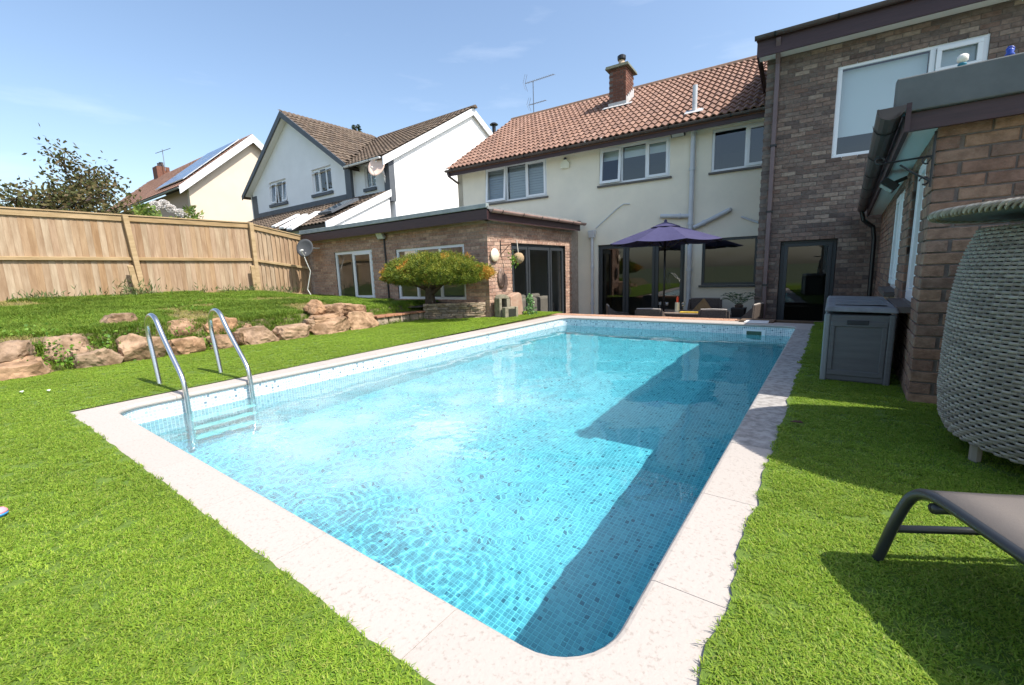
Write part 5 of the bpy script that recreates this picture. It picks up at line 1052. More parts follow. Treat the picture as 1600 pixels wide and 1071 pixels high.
# generic branching tree
def grow(b, p, d, ln, r, depth, tips, rr, droop=.0, spread=.55):
    pts = [p]; q = p.copy(); dd = d.copy()
    for k in range(4):
        dd = (dd+V((rr.gauss(0, .13), rr.gauss(0, .13), rr.gauss(0, .1)-droop))).normalized(); q = q+dd*ln/4; pts.append(q.copy())
    b.tube(pts, r, 6 if depth > 1 else 5, taper=[r*(1-.12*k) for k in range(5)], cap=False)
    if depth == 0: tips.append((pts[-1], dd)); tips.append((pts[2], dd)); return
    for k in range(rr.choice((3, 3, 4))):
        nd = (dd+V((rr.gauss(0, spread), rr.gauss(0, spread), rr.gauss(.05, spread*.6)))).normalized(); grow(b, pts[rr.choice((2, 3, 4))], nd, ln*rr.uniform(.6, .8), r*.55, depth-1, tips, rr, droop, spread)
    tips.append((pts[-1], dd))
def tree(name, label, base, h, lean, seed, lm, depth=4, per=26, leaf=(.1, .06), sp=.35, droop=.03, spread=.55):
    t = thing(name, label, 'tree', base); rr = random.Random(seed); b = MB(); tips = []
    grow(b, V(base), V(lean).normalized(), h*.36, h*.03, depth, tips, rr, droop, spread); b.build('trunk', BARK, t, smooth=True)
    P_ = np.array([tuple(p) for p, _ in tips]); P_ = np.repeat(P_, per, 0); P_ = P_+RNG.normal(size=P_.shape)*sp; D = RNG.normal(size=P_.shape)+np.array([0, 0, -.25])
    leaf_mesh('crown', P_, D, RNG.uniform(leaf[0]*.7, leaf[0]*1.3, len(P_)), leaf[1], lm, t); return t
CHERRY = mat('bronze_green_leaf', [(.05, .06, .02), (.1, .1, .03), (.14, .09, .04), (.07, .09, .025), (.17, .13, .05)], .6, rnd='attr', trans=.3, spec=.3)
def far_at(px_, py_, zc): return CO+ray(px_, py_)*zc
bt = far_at(-95, 330, 16); tree('bronze_leaved_tree', 'loose bronze-green leafed tree rising behind the fence at the left edge', (bt.x, bt.y, PATIO), 8.6, (.16, .13, 1), 21, CHERRY, 4, 24, (.18, .1), .3, .035, .62)
cn = far_at(556, 193, 42); ct = thing('conifer_tree', 'dark conifer tip showing above the white house roof', 'tree', (cn.x, cn.y, PATIO)); b = MB(); b.tube([(cn.x, cn.y, PATIO), (cn.x, cn.y, cn.z-.2)], .3, 8, taper=[.35, .03]); b.build('trunk', BARK, ct)
n = 9000; hz = RNG.random(n)**.6; zz = cn.z-hz*9.5; rr_ = .08+hz*2.6*np.sqrt(RNG.random(n))*(1+.25*np.sin(zz*7)); tt = RNG.random(n)*6.283; pos = np.stack([cn.x+rr_*np.cos(tt), cn.y+rr_*np.sin(tt), zz], 1); dr = np.stack([np.cos(tt), np.sin(tt), np.full(n, -.25)], 1)
leaf_mesh('crown', pos, dr, .38, .13, mat('conifer_needle', [(.015, .03, .015), (.03, .055, .025), (.045, .07, .03)], .7, rnd='attr'), ct)
# flowering shrub showing over the fence
fs = thing('hydrangea_shrub', 'leafy shrub with white flower heads showing over the top of the fence', 'shrub', (-13.9, 4.3, .5)); n = 5200
u_ = RNG.random(n); pos = np.stack([np.minimum(-13.1, -13.7+RNG.normal(size=n)*.3), 3.45+u_*1.25, 1.5+1.15*RNG.random(n)*(.9+.25*np.sin(u_*9))], 1); leaf_mesh('foliage', pos, RNG.normal(size=(n, 3))+np.array([.3, 0, .3]), .13, .06, mat('shrub_leaf', [(.06, .11, .02), (.12, .2, .03), (.2, .27, .05), (.26, .25, .06)], .6, rnd='attr', trans=.3), fs)
b = MB()
for k in range(9): a = RNG.random()*.3; b.tube([V((-13.75, 3.5+k*.14, .5)), V((-13.7+a, 3.5+k*.15, 1.5)), V((-13.6+a*.5, 3.5+k*.15, 2.3))], .012, 5)
b.build('stems', BARK, fs)
for (px_, py_) in ((243, 321), (256, 319), (266, 326), (281, 333), (289, 338), (239, 327)):
    c_ = onX(-13.45, px_, py_); n = 240; d = RNG.normal(size=(n, 3)); d /= np.linalg.norm(d, axis=1)[:, None]; leaf_mesh('flower_head', np.array(c_)+d*np.array([.07, .09, .07]), d, .045, .045, mat('white_petal', [(.75, .7, .66), (.82, .8, .78)], .7, rnd='attr', trans=.2), fs)
# weeds among the boulders and along the fence foot
WEED = mat('weed_leaf', [(.06, .15, .015), (.12, .24, .025), (.18, .32, .03), (.1, .19, .02)], .55, rnd='attr', trans=.3, spec=.4)
P_, S_l = [], []
for (px_, py_, pl_, num, sp) in ((88, 560, -6.95, 170, .12), (70, 545, -7.05, 120, .1), (115, 565, -6.95, 120, .09), (155, 542, -7.0, 120, .1), (165, 530, -7.15, 150, .12), (215, 520, -7.3, 90, .1), (262, 535, -7.0, 120, .09), (285, 520, -7.1, 60, .08), (322, 540, -6.95, 90, .07), (305, 530, -7.1, 60, .08), (202, 568, -6.88, 70, .06), (215, 566, -6.85, 60, .05), (410, 545, -6.85, 0, .05), (300, 478, -8.2, 90, .15), (40, 520, -7.4, 120, .15), (230, 512, -7.4, 60, .1)):
    c_ = onX(pl_, px_, py_)
    for _ in range(int(num*.45)): P_.append((c_.x+random.gauss(0, sp*.7), c_.y+random.gauss(0, sp), c_.z+random.gauss(.01, sp*.45))); S_l.append(random.uniform(.025, .05))
P_ = np.array(P_); o = leaf_mesh('rockery_weeds', P_, RNG.normal(size=P_.shape)+np.array([.4, 0, .5]), np.array(S_l), np.array(S_l)*.8, WEED); tag(o, 'bright green broad-leaved weeds growing between the boulders', kind='stuff')
P_ = []; 
for (y, num, s) in ((3.0, 260, .22), (1.5, 120, .2), (2.1, 60, .25), (4.2, 60, .3), (5.2, 120, .3), (6.2, 120, .3)):
    for _ in range(num): P_.append((-12.55+random.gauss(0, .12), y+random.gauss(0, s), .62-.08*max(0, y-5)+abs(random.gauss(0, .09 if num < 200 else .16))))
P_ = np.array(P_); o = leaf_mesh('fence_weeds', P_, RNG.normal(size=P_.shape)*.6+np.array([0, 0, 1]), .13, .022, mat('dull_weed_leaf', [(.07, .1, .03), (.1, .14, .04), (.15, .17, .06)], .7, rnd='attr', trans=.2)); tag(o, 'straggly weeds growing along the foot of the fence', kind='stuff')

# ================================================================== THINGS AROUND THE POOL
# ---- storage chest
CHG = mat('grey_resin', (.1, .098, .1), .55, (.125, .123, .126), 3, .25, 60, stretch=(1, 1, 9)); CHL = mat('pale_grey_resin', (.2, .21, .215), .5)
ck = thing('storage_chest', 'grey plastic garden storage chest with a worn lid beside the pool', 'chest', (.17, 4.75, 0))
b = MB((-.02, 4.16, 0), (1, 0, 0)); b.box(.0, .4, -1.15, 0, .012, .53); cb = b.build('body', CHG, ck, bevel=.012)
b = MB((-.02, 4.16, 0), (1, 0, 0)); b.box(.03, .37, .001, .01, .06, .1); b.box(.03, .37, .001, .01, .44, .48); b.box(.03, .06, .001, .01, .1, .44); b.box(.34, .37, .001, .01, .1, .44); b.build('front_rib', CHG, cb, bevel=.004)
b = MB((-.02, 4.16, 0), (1, 0, 0)); b.box(.13, .26, .002, .014, .455, .488); b.build('handle_recess', mat('dark_recess', (.03, .03, .033), .7), cb, bevel=.003)
for (u, d) in ((-.012, .0), (.372, .0), (-.012, -1.13)): b = MB((-.02, 4.16, 0), (1, 0, 0)); b.box(u, u+.04, d-.035, d+.012, .004, .535); b.build('corner_post', CHL if u < 0 else CHG, ck, bevel=.01)
b = MB((-.02, 4.16, 0), (1, 0, 0)); b.hexa([b.P(-.015, .03, .555), b.P(.425, .03, .548), b.P(.425, -1.18, .555), b.P(-.015, -1.18, .562), b.P(.0, .015, .595), b.P(.41, .015, .588), b.P(.41, -1.165, .595), b.P(.0, -1.165, .602)]); ld = b.build('lid', mat('worn_grey_lid', (.15, .15, .16), .6, (.24, .24, .25), 7, .4, 20), ck, bevel=.01)
b = MB((-.02, 4.16, 0), (1, 0, 0))
for k in range(5): b.box(.05, .36, -.2-k*.19, -.08-k*.19, .598, .604)
b.build('lid_rib', MATS['worn_grey_lid'], ld, bevel=.003)

# ---- wicker pod daybed (woven barrel with a round canopy)
WK = mat('grey_rattan', [(.27, .235, .19), (.34, .3, .25), (.2, .175, .145), (.42, .38, .32)], .55, rnd='attr', spec=.4)
pdx, pdy = 1.1, 2.95; wp = thing('wicker_daybed', 'large round grey wicker daybed with woven canopy at the right edge', 'daybed', (pdx, pdy, 0))
Zk = [.1, .16, .3, .5, .7, .88, .98, 1.06]; Rk = [.585, .612, .625, .625, .622, .605, .582, .555]
rows = 58; ns = 124; F_ = []; rn = []
for i in range(rows):
    z = .1+(1.05-.1)*i/(rows-1); r0 = np.interp(z, Zk, Rk); th_ = np.arange(ns*4+1)*2*PI/(ns*4); off = .0062*np.tanh(2.2*np.cos(th_*ns/2+PI*(i % 2))); hh = .0062
    prev = None; cr_ = []
    for (dr_, dz) in ((.0035, -hh), (.0075, 0), (.0035, hh), (-.002, 0)):
        rr_ = r0+off+dr_; cr_.append(np.stack([pdx+rr_*np.cos(th_), pdy+rr_*np.sin(th_), np.full_like(th_, z+dz)], 1))
    tone = np.repeat(np.clip(RNG.random(ns)*.9+.05, 0, 1), 16)[:ns*4]
    for j in range(3):
        a, c_ = cr_[j], cr_[(j+1) % 4]; F_.append(np.stack([a[:-1], a[1:], c_[1:], c_[:-1]], 1)); rn.append(tone)
o = numesh('woven_body', np.concatenate(F_), 4, WK, wp, {'rnd': np.concatenate(rn)}, smooth=False); o['kind'] = 'stuff'
b = MB()
for k in range(ns):
    a = 2*PI*(k+.5)/ns; b.tube([V((pdx+np.interp(z, Zk, Rk)*math.cos(a), pdy+np.interp(z, Zk, Rk)*math.sin(a), z)) for z in np.linspace(.1, 1.06, 12)], .0055, 5, cap=False)
o = b.build('stakes', mat('dark_rattan', (.15, .14, .125), .6), wp); o['kind'] = 'stuff'
b = MB(); b.lathe((pdx, pdy, 0), [(np.interp(z, Zk, Rk)-.02, z) for z in np.linspace(.1, 1.06, 9)], 40); b.build('liner', mat('black_liner', (.02, .02, .02), .9), wp)
for a in (200, 300, 30, 110): b = MB(); p = V((pdx+.55*math.cos(R(a)), pdy+.55*math.sin(R(a)), 0)); b.tube([p, p+V((0, 0, .13))], .022, 8); b.build('leg', WK, wp)
CZ = 1.12; CR = .735; b = MB(); b.lathe((pdx, pdy, CZ), [(CR*t, .0+.035*(1-t*t)) for t in np.linspace(1, 0.001, 9)], 56); b.lathe((pdx, pdy, CZ-.006), [(CR*.985, 0), (.5, .01)], 56); b.v = [V((p.x, (p.y-pdy)*.84+2.87, p.z)) for p in b.v]; cp_ = b.build('canopy', MATS['dark_rattan'], wp)
F_ = []; rn = []
for s, ph in ((0, 0), (1, 2.09), (2, 4.19)):
    t = np.linspace(0, 2*PI, 1400); w_ = t*62+ph; rr_ = CR+.013*np.cos(w_); zz = CZ+.004+.013*np.sin(w_); ring = []
    for q in range(5): a = 2*PI*q/5; ring.append(np.stack([pdx+(rr_+.0085*math.cos(a))*np.cos(t), pdy+(rr_+.0085*math.cos(a))*np.sin(t), zz+.0085*math.sin(a)], 1))
    for q in range(5): A, C_ = ring[q], ring[(q+1) % 5]; F_.append(np.stack([A[:-1], A[1:], C_[1:], C_[:-1]], 1)); rn.append(np.full(len(t)-1, .7+.1*s))
F_ = np.concatenate(F_); F_[..., 1] = (F_[..., 1]-pdy)*.84+2.87; numesh('braided_rim', F_, 4, WK, cp_, {'rnd': np.concatenate(rn)})
F_ = []; rn = []
for i in range(22):
    tq = .08+.9*i/21; r0 = CR*tq; z0 = CZ+.035*(1-tq*tq)+.004; th_ = np.linspace(0, 2*PI, 241); zz = z0+.004*np.cos(th_*60+PI*(i % 2)); hw = CR*.9/21*.5
    A = np.stack([pdx+(r0-hw)*np.cos(th_), pdy+(r0-hw)*np.sin(th_), zz+.004], 1); C_ = np.stack([pdx+(r0+hw)*np.cos(th_), pdy+(r0+hw)*np.sin(th_), zz], 1); F_.append(np.stack([A[:-1], A[1:], C_[1:], C_[:-1]], 1)); rn.append(np.full(240, RNG.random()))
F_ = np.concatenate(F_); F_[..., 1] = (F_[..., 1]-pdy)*.84+2.87; o = numesh('canopy_weave', F_, 4, WK, cp_, {'rnd': np.concatenate(rn)}); o['kind'] = 'stuff'

# ---- sun lounger
FRAME = mat('charcoal_tube', (.028, .03, .033), .35); SLING = mat('taupe_sling', (.16, .135, .118), .75, (.14, .118, .102), 300, .5, 900)
lgn = thing('sun_lounger', 'sun lounger with charcoal tube frame and taupe mesh sling at lower right', 'sun lounger', (.5, 1.2, 0))
La = V((.235, 1.585, 0)); Ls = V((.5, -.866, 0)).normalized(); Lw = V((.866, .5, 0)).normalized(); LWd = .62; LLn = 1.75
def lp_(s, w, z): return La+Ls*s+Lw*w+V((0, 0, z))
for w_, nm in ((0, 'side_rail'), (LWd, 'side_rail')):
    pts = [lp_(-.095, w_-(.02 if w_ == 0 else -.02), 0), lp_(-.055, w_-(.01 if w_ == 0 else -.01), .16), lp_(-.03, w_, .245), lp_(.0, w_, .278), lp_(.035, w_, .295), lp_(.08, w_, .298), lp_(.2, w_, .29), lp_(.6, w_, .262), lp_(1.0, w_, .26), lp_(1.45, w_, .3), lp_(LLn, w_, .36)]
    for _ in range(2):
        q = [pts[0]]
        for a, c_ in zip(pts, pts[1:]): q += [a*.75+c_*.25, a*.25+c_*.75]
        pts = q+[pts[-1]]
    b = MB(); b.tube(pts, .0148, 10); b.build(nm, FRAME, lgn, smooth=True)
    b = MB(); b.tube([lp_(1.35, w_, .29), lp_(1.42, w_, 0)], .0155, 8); b.build('leg', FRAME, lgn, smooth=True)
for s, z in ((-.065, .13), (.05, .262), (1.38, .16)): b = MB(); b.tube([lp_(s, 0, z), lp_(s, LWd, z)], .0115 if z < .2 else .015, 8); b.build('crossbar', FRAME, lgn, smooth=True)
b = MB(); ss = np.linspace(.0, LLn-.02, 28); zf = lambda s: float(np.interp(s, [-.03, 0, .035, .08, .2, .6, 1.0, 1.45, LLn], [.255, .292, .31, .313, .305, .277, .275, .315, .373]))
for a, c_ in zip(ss, ss[1:]):
    for k in range(6):
        w0, w1 = LWd*k/6, LWd*(k+1)/6; sag = lambda w: -.012*math.sin(PI*w/LWd); b.quad(lp_(a, w0, zf(a)+sag(w0)), lp_(c_, w0, zf(c_)+sag(w0)), lp_(c_, w1, zf(c_)+sag(w1)), lp_(a, w1, zf(a)+sag(w1)))
o = b.build('sling', SLING, lgn, smooth=True, weld=True); md = o.modifiers.new('t', 'SOLIDIFY'); md.thickness = .004

# ---- parasol
PAR = mat('navy_canvas', (.04, .036, .1), .85, (.05, .046, .12), 5, .2, trans=.06)
ax_, ay_ = -2.93, 9.6; pr = thing('parasol', 'open navy blue patio parasol over the dining table', 'parasol', (ax_, ay_, PATIO))
zt, zr_, RR = 1.84, 1.45, 1.17
for k in range(8):
    a0, a1 = 2*PI*(k-.2)/8, 2*PI*(k+.8)/8; b = MB()
    for i in range(6):
        for j in range(6):
            def pt(i_, j_):
                t = .12+.88*i_/6; s = j_/6; p0 = V((math.cos(a0), math.sin(a0), 0)); p1 = V((math.cos(a1), math.sin(a1), 0)); p = p0.lerp(p1, s)*RR*t; return V((ax_, ay_, zt-(zt-zr_)*t**1.08-.03*math.sin(PI*s)*t))+p
            b.quad(pt(i, j), pt(i+1, j), pt(i+1, j+1), pt(i, j+1))
    o = b.build('canopy_panel', PAR, pr, weld=True); md = o.modifiers.new('t', 'SOLIDIFY'); md.thickness = .003
    b = MB(); p = V((math.cos(a0), math.sin(a0), 0)); b.tube([V((ax_, ay_, zt-.06))+p*.05, V((ax_, ay_, zr_-.02))+p*(RR-.01)], .009, 6); b.tube([V((ax_, ay_, 1.32))+p*.04, V((ax_, ay_, zt-.06-(zt-zr_)*.5))+p*RR*.5], .007, 6); b.build('rib', BLACKM, pr)
b = MB(); b.lathe((ax_, ay_, zt-.075), [(.3, .0), (.16, .06), (.05, .095), (.03, .11)], 16); b.lathe((ax_, ay_, zt+.03), [(.03, 0), (.035, .03), (.001, .06)], 10); b.build('vent_cap', PAR, pr)
b = MB(); b.tube([V((ax_, ay_, PATIO)), V((ax_, ay_, zt-.03))], .021, 10); b.build('pole', BLACKM, pr, smooth=True)
b = MB(); b.lathe((ax_, ay_, PATIO), [(.28, 0), (.28, .04), (.05, .08), (.04, .25)], 20); b.build('base', BLACKM, pr)
# ---- table and chairs
RAT = mat('brown_rattan', (.14, .11, .09), .6, (.06, .045, .04), 60, .9, 120, stretch=(1, 1, 2.2)); CUS = mat('grey_cushion', (.1, .1, .13), .9, (.13, .13, .16), 8)
tb = thing('patio_table', 'rattan dining table with a slatted top under the parasol', 'table', (-2.75, 9.65, PATIO)); TT = -.015
for k in range(8): b = MB(); b.hexa([(-3.4, 9.25+k*.1, TT-.025), (-2.1, 9.25+k*.1, TT-.025), (-2.1, 9.345+k*.1, TT-.025), (-3.4, 9.345+k*.1, TT-.025), (-3.4, 9.25+k*.1, TT), (-2.1, 9.25+k*.1, TT), (-2.1, 9.345+k*.1, TT), (-3.4, 9.345+k*.1, TT)]); b.build('slat', mat('table_slat', (.2, .15, .12), .6, (.27, .21, .17), 8), tb, bevel=.004)
b = MB(); b.hexa([(-3.38, 9.27, TT-.11), (-2.12, 9.27, TT-.11), (-2.12, 10.03, TT-.11), (-3.38, 10.03, TT-.11), (-3.38, 9.27, TT-.027), (-2.12, 9.27, TT-.027), (-2.12, 10.03, TT-.027), (-3.38, 10.03, TT-.027)]); b.build('apron', RAT, tb)
for x in (-3.34, -2.16):
    for y in (9.31, 9.99): b = MB(); b.hexa([(x-.035, y-.035, PATIO), (x+.035, y-.035, PATIO), (x+.035, y+.035, PATIO), (x-.035, y+.035, PATIO), (x-.035, y-.035, TT-.11), (x+.035, y-.035, TT-.11), (x+.035, y+.035, TT-.11), (x-.035, y+.035, TT-.11)]); b.build('leg', RAT, tb)
def chair(label, x, y, rot, w=.5, top=.1, group='rattan chairs at the patio table'):
    t = thing('rattan_chair', label, 'chair', (0, 0, 0), group); H = top-PATIO
    b = MB(); b.hexa([(-w/2, -.24, .08), (w/2, -.24, .08), (w/2, .26, .08), (-w/2, .26, .08), (-w/2, -.24, .36), (w/2, -.24, .36), (w/2, .26, .36), (-w/2, .26, .36)]); b.build('seat', RAT, t, bevel=.02)
    b = MB(); b.hexa([(-w/2, -.3, .06), (w/2, -.3, .06), (w/2, -.245, .06), (-w/2, -.245, .06), (-w/2, -.34, H), (w/2, -.34, H), (w/2, -.29, H), (-w/2, -.29, H)]); bk = b.build('backrest', RAT, t, bevel=.015)
    b = MB(); b.tube([V((-w/2, -.315, H)), V((0, -.32, H+.008)), V((w/2, -.315, H))], .014, 6); b.build('back_rim', mat('pale_rattan_edge', (.42, .38, .34), .6), bk)
    for s in (-1, 1): b = MB(); b.prism([V((s*w/2, -.3, .07)), V((s*w/2, .24, .07)), V((s*w/2, .2, .56)), V((s*w/2, -.1, .6)), V((s*w/2, -.33, H-.02))], V((s*.045, 0, 0))); b.build('arm', RAT, t, bevel=.01)
    for sx in (-1, 1):
        for sy in (-.27, .22): b = MB(); b.tube([V((sx*w*.47, sy, 0)), V((sx*w*.47, sy, .1))], .02, 6); b.build('leg', BLACKM, t)
    b = MB(); b.hexa([(-w/2+.03, -.22, .362), (w/2-.03, -.22, .362), (w/2-.03, .25, .362), (-w/2+.03, .25, .362), (-w/2+.03, -.22, .43), (w/2-.03, -.22, .43), (w/2-.03, .25, .43), (-w/2+.03, .25, .43)]); b.build('cushion', CUS, t, bevel=.025)
    t.location = (x, y, PATIO); t.rotation_euler = (0, 0, rot); return t
chair('left of the two brown rattan chairs with their backs to the pool', -3.05, 9.3, 0, .5, .085); chair('right of the two brown rattan chairs with their backs to the pool', -1.84, 9.33, .12, .46, .1)
chair('dark rattan chair turned sideways left of the table, before the patio doors', -3.95, 9.75, -PI/2+.5, .5, .1); chair('dark rattan chair turned sideways beside the potted cycad', -1.42, 9.55, PI/2-.2, .5, .18); chair('rattan chair behind the table holding a tan cushion', -2.3, 10.4, PI+.1, .62, .2)
cz_ = thing('tan_cushion', 'tan triangular-looking scatter cushion on the chair behind the table', 'cushion', (-2.3, 10.3, -.2)); b = MB(); b.prism([V((-2.55, 10.25, -.1)), V((-2.05, 10.25, -.1)), V((-2.28, 10.3, .22))], V((0, .1, .02))); b.build('cover', mat('tan_fabric', (.26, .16, .07), .9, (.3, .19, .09), 9), cz_, bevel=.03)
GLS = glass_mat('clear_glass', (.93, .95, .95), 2.2)
for i, (px_, lb) in enumerate(((1031, 'leftmost wine glass on the patio table'), (1041.5, 'wine glass just left of the candle holder on the patio table'), (1067, 'wine glass right of the candle holder on the patio table'))):
    c_ = onY(9.5, px_, 486); t = thing('wine_glass', lb, 'glass', (c_.x, 9.5, TT), 'wine glasses on the patio table')
    b = MB(); b.lathe((c_.x, 9.5, TT), [(.035, 0), (.035, .004), (.006, .012), (.005, .1), (.02, .112)], 14); b.build('stem', GLS, t, smooth=True)
    b = MB(); b.lathe((c_.x, 9.5, TT+.11), [(.006, 0), (.036, .03), (.042, .06), (.034, .11), (.031, .11), (.039, .06), (.033, .032), (.003, .005)], 16); b.build('bowl', GLS, t, smooth=True)
c_ = onY(9.5, 1058, 486); t = thing('candle_holder', 'cream cylindrical holder with a red-orange candle on the table', 'candle', (c_.x, 9.5, TT)); b = MB(); b.lathe((c_.x, 9.5, TT), [(.045, 0), (.05, .01), (.046, .2), (.04, .205)], 16); b.build('holder', mat('cream_ceramic', (.62, .58, .42), .5), t)
b = MB(); b.lathe((c_.x, 9.5, TT+.205), [(.026, 0), (.024, .1), (.006, .125)], 12); b.build('candle', mat('red_orange_wax', (.8, .09, .03), .5), t)
t = thing('yellow_napkins', 'folded yellow napkins laid on the right end of the patio table', 'napkins', (-2.35, 9.4, TT))
for k in range(3): b = MB(); x = -2.52+k*.16; b.hexa([(x, 9.32, TT+.003), (x+.2, 9.35, TT+.003), (x+.19, 9.5, TT+.003), (x-.01, 9.47, TT+.003), (x, 9.32, TT+.02+.004*k), (x+.2, 9.35, TT+.026), (x+.19, 9.5, TT+.02), (x-.01, 9.47, TT+.022)]); b.build('napkin', mat('yellow_cloth', (.75, .5, .06), .9), t)
# ---- potted cycad
t = thing('potted_cycad', 'small cycad in a square black pot set on a round grey planter', 'potted plant', (-1.5, 9.85, PATIO)); b = MB(); b.lathe((-1.5, 9.85, PATIO), [(.22, 0), (.26, .2), (.28, .54), (.3, .55), (.3, .585), (.26, .58), (.25, .5), (.001, .5)], 28); b.build('round_planter', mat('grey_planter', (.09, .09, .09), .7, (.14, .14, .135), 6), t)
b = MB(); b.hexa([(-1.6, 9.75, -.19), (-1.4, 9.75, -.19), (-1.4, 9.95, -.19), (-1.6, 9.95, -.19), (-1.63, 9.72, .075), (-1.37, 9.72, .075), (-1.37, 9.98, .075), (-1.63, 9.98, .075)]); b.build('square_pot', BLACKM, t, bevel=.008)
b = MB(); b.lathe((-1.5, 9.85, .07), [(.07, 0), (.08, .05), (.03, .09)], 12); b.build('caudex', BARK, t)
FR = mat('cycad_leaf', [(.02, .05, .015), (.035, .075, .02), (.05, .1, .03)], .45, rnd='attr')
for k in range(15):
    a = 2*PI*k/15+.2; el = .55+.35*(k % 3); c0 = V((-1.5, 9.85, .13)); P_, D_ = [], []; ax = []
    for s in np.linspace(0, 1, 16):
        r_ = .36*s*math.cos(el*.6)+.03; z = .13+.24*math.sin(el)*math.sin(min(1, s*1.1)*PI*.62); p = V((-1.5+r_*math.cos(a), 9.85+r_*math.sin(a), z)); ax.append(p)
        for sg_ in (-1, 1): P_.append(tuple(p)); D_.append((math.cos(a)*.5-sg_*math.sin(a), math.sin(a)*.5+sg_*math.cos(a), .25))
    leaf_mesh('frond', np.array(P_), np.array(D_), .1*np.sin(np.linspace(.3, 2.9, 32)), .012, FR, t)
# ---- by the extension corner: carved stone, slab, ivy, hanging ball
STN = mat('carved_stone', (.28, .25, .18), .95, (.16, .15, .1), 14, .6, 40)
t = thing('carved_stone_ornament', 'weathered carved stone with an arched opening by the extension corner', 'ornament', (-5.5, 7.3, 0)); yy = 7.36; b = MB((-5.62, 7.17, 0), (.25, 1, 0))
b.box(0, .07, -.1, .08, -.02, .4); b.box(.2, .29, -.1, .08, -.02, .38); b.prism([b.P(0, -.1, .4), b.P(.29, -.1, .38), b.P(.24, -.1, .45), b.P(.15, -.1, .48), b.P(.05, -.1, .46)], b.N*.18); b.build('arch', STN, t, bevel=.01)
b = MB((-5.6, 7.17, 0), (.25, 1, 0)); b.box(.03, .33, .09, .2, -.02, .22); b.prism([b.P(.3, .09, .22), b.P(.36, .09, .22), b.P(.36, .09, -.02), b.P(.3, .09, -.02)], b.N*.14); b.build('trough', STN, t, bevel=.012)
b = MB((-5.6, 7.17, 0), (.25, 1, 0)); b.box(.07, .2, -.09, -.08, 0, .38); b.box(.12, .29, .2, .206, .02, .18); b.build('dark_opening', mat('opening_shade_black', (.02, .022, .015), .9), t)  # flat near-black panels paint the shade inside the arch and trough openings
t = thing('stone_slab', 'reddish curved stone slab leaning by the bifold doors', 'slab', (-5.5, 7.75, -.1)); b = MB((-5.7, 7.5, 0), (.15, 1, 0)); b.prism([b.P(0, 0, -.3), b.P(.42, 0, -.3), b.P(.4, 0, .2), b.P(.36, 0, .46), b.P(.28, 0, .5), b.P(.02, 0, .42)], b.N*.2); b.build('slab_body', mat('red_stone', (.33, .19, .13), .95, (.42, .3, .22), 6, .5), t, bevel=.02)
iv = thing('ivy_plant', 'small upright light green ivy beside the stone slab', 'plant', (-5.35, 7.95, -.1)); n = 420; hz = RNG.random(n); pos = np.stack([-5.32+RNG.normal(size=n)*.07*(1.2-hz), 7.95+RNG.normal(size=n)*.08*(1.2-hz), -.15+hz*.58], 1); leaf_mesh('foliage', pos, RNG.normal(size=(n, 3))+np.array([.6, -.3, .2]), .05, .045, mat('ivy_leaf', [(.08, .2, .05), (.14, .3, .1), (.3, .42, .2)], .5, rnd='attr', trans=.2), iv)
b = MB(); b.tube([V((-5.32, 7.95, -.3)), V((-5.33, 7.94, .1)), V((-5.32, 7.95, .36))], .01, 5); b.build('stem', BARK, iv)
hb = onY(7.75, 799, 404); hb = V((-5.44, 7.74, 1.22)); hk = thing('hanging_basket', 'brown coir ball hanging from a rope on the bracket by the doors', 'basket', hb); bm = bmesh.new(); bmesh.ops.create_icosphere(bm, subdivisions=3, radius=.12)
for v in bm.verts: v.co = v.co*(1+.08*mnoise.noise(v.co*30))
me = bpy.data.meshes.new('coir_ball'); bm.to_mesh(me); bm.free(); me.transform(Matrix.Translation(hb)); finish('coir_ball', me, mat('coir', (.3, .2, .11), .95, (.4, .29, .17), 40, .8, 80), hk, True)
b = MB(); b.tube([hb+V((0, 0, .1)), V((-5.46, 7.72, 1.6))], .009, 5); b.build('rope', mat('pale_rope', (.6, .55, .47), .9), hk)
n = 90; leaf_mesh('trailing_leaves', np.array(hb)+np.array([-.02, -.1, -.03])+RNG.normal(size=(n, 3))*np.array([.04, .05, .07]), RNG.normal(size=(n, 3))+np.array([0, 0, -.7]), .07, .03, MATS['weed_leaf'], hk)
# ---- sofa inside the extension
t = thing('sofa', 'brown-grey sofa with cushions seen through the bifold doors', 'sofa', (-6.9, 9.2, PATIO)); SF = mat('taupe_upholstery', (.24, .2, .17), .9, (.3, .25, .21), 7, .2)
for nm, bx in (('seat', (-7.1, -6.45, 8.3, 10.3, PATIO+.1, PATIO+.55)), ('backrest', (-6.45, -6.2, 8.3, 10.3, PATIO+.1, PATIO+.95)), ('arm', (-7.1, -6.2, 8.05, 8.29, PATIO+.1, PATIO+.75)), ('arm', (-7.1, -6.2, 10.31, 10.55, PATIO+.1, PATIO+.75))):
    x0_, x1_, y0_, y1_, z0_, z1_ = bx; b = MB(); b.hexa([(x0_, y0_, z0_), (x1_, y0_, z0_), (x1_, y1_, z0_), (x0_, y1_, z0_), (x0_, y0_, z1_), (x1_, y0_, z1_), (x1_, y1_, z1_), (x0_, y1_, z1_)]); b.build(nm, SF, t, bevel=.06)
for y in (8.5, 9.1, 9.8): b = MB(); b.hexa([(-6.62, y, PATIO+.56), (-6.48, y, PATIO+.56), (-6.48, y+.5, PATIO+.56), (-6.62, y+.5, PATIO+.56), (-6.6, y+.05, PATIO+1.02), (-6.5, y+.05, PATIO+1.02), (-6.5, y+.45, PATIO+1.02), (-6.6, y+.45, PATIO+1.02)]); b.build('cushion', SF, t, bevel=.05)
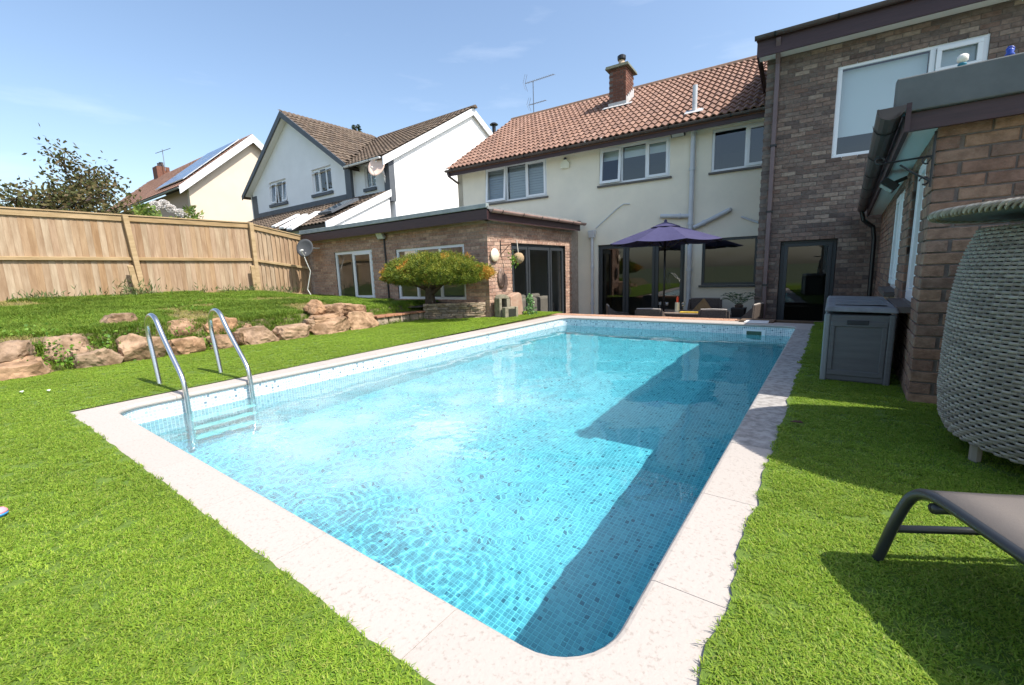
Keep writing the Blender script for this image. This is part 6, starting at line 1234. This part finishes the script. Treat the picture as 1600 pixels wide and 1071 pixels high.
# ---- little things
p = onY(3.67, 1503, 103); t = thing('toy_figure', 'small white and blue toy standing on the outbuilding roof edge', 'toy', (p.x, 3.67, 1.99)); b = MB(); b.lathe((p.x, 3.67, 1.99), [(.016, 0), (.02, .012), (.014, .02)], 12); b.build('foot', mat('teal_plastic', (.02, .2, .3), .4), t)
b = MB(); b.lathe((p.x, 3.67, 2.008), [(.012, 0), (.024, .012), (.024, .036), (.012, .046), (.001, .048)], 14); b.build('body', mat('white_plastic_toy', (.8, .75, .68), .4), t, smooth=True)
p = onY(3.67, 1577, 90); t = thing('blue_cap', 'small glossy blue plastic cap on the outbuilding roof edge', 'cap', (p.x, 3.67, 1.99)); b = MB(); b.lathe((p.x, 3.67, 1.99), [(.018, 0), (.02, .01), (.014, .018), (.017, .032), (.009, .04), (.001, .041)], 14); b.build('body', mat('blue_plastic', (.02, .06, .35), .25), t, smooth=True)
b = MB(); b.tube(arc((p.x, 3.67, 2.025), .014, 0, PI, 8, (1, 0, 0), (0, 0, 1)), .004, 6); b.build('loop', MATS['blue_plastic'], t)
p = onZ(.03, -1, 802); t = thing('toy_ball', 'pink and blue toy ball on the turf at the left edge of the photo', 'ball', (p.x, p.y, turfz)); 
b = MB(); b.lathe((p.x, p.y, .012), [(.001, 0), (.016, .004), (.025, .014), (.026, .02)], 16); b.build('blue_half', mat('sky_blue_plastic', (.05, .3, .75), .35), t, smooth=True)
b = MB(); b.lathe((p.x, p.y, .032), [(.026, .0005), (.024, .008), (.016, .018), (.001, .022)], 16); b.build('pink_half', mat('pink_plastic', (.85, .3, .35), .35), t, smooth=True)
for (px_, py_, lb, c_) in ((34, 613, 'white petal lying on the turf nearer the left edge', (.8, .8, .78)), (76, 611, 'white petal lying on the turf in front of the big square boulder', (.75, .76, .74)), (1244, 661, 'brown dead leaf lying on the shaded turf beside the coping', (.07, .03, .02))):
    p = onZ(.025, px_, py_); b = MB(); b.v = [p+V((x, y, z)) for x, y, z in ((-.03, 0, .004), (-.01, .014, .01), (.02, .012, .014), (.035, 0, .006), (.015, -.014, .012), (-.012, -.012, .008))]; b.f = [(0, 1, 2, 3, 4, 5)]; o = b.build('fallen_petal' if c_[0] > .5 else 'dead_leaf', mat('petal_%d' % px_, c_, .8)); md = o.modifiers.new('t', 'SOLIDIFY'); md.thickness = .003; tag(o, lb, 'petal' if c_[0] > .5 else 'leaf')
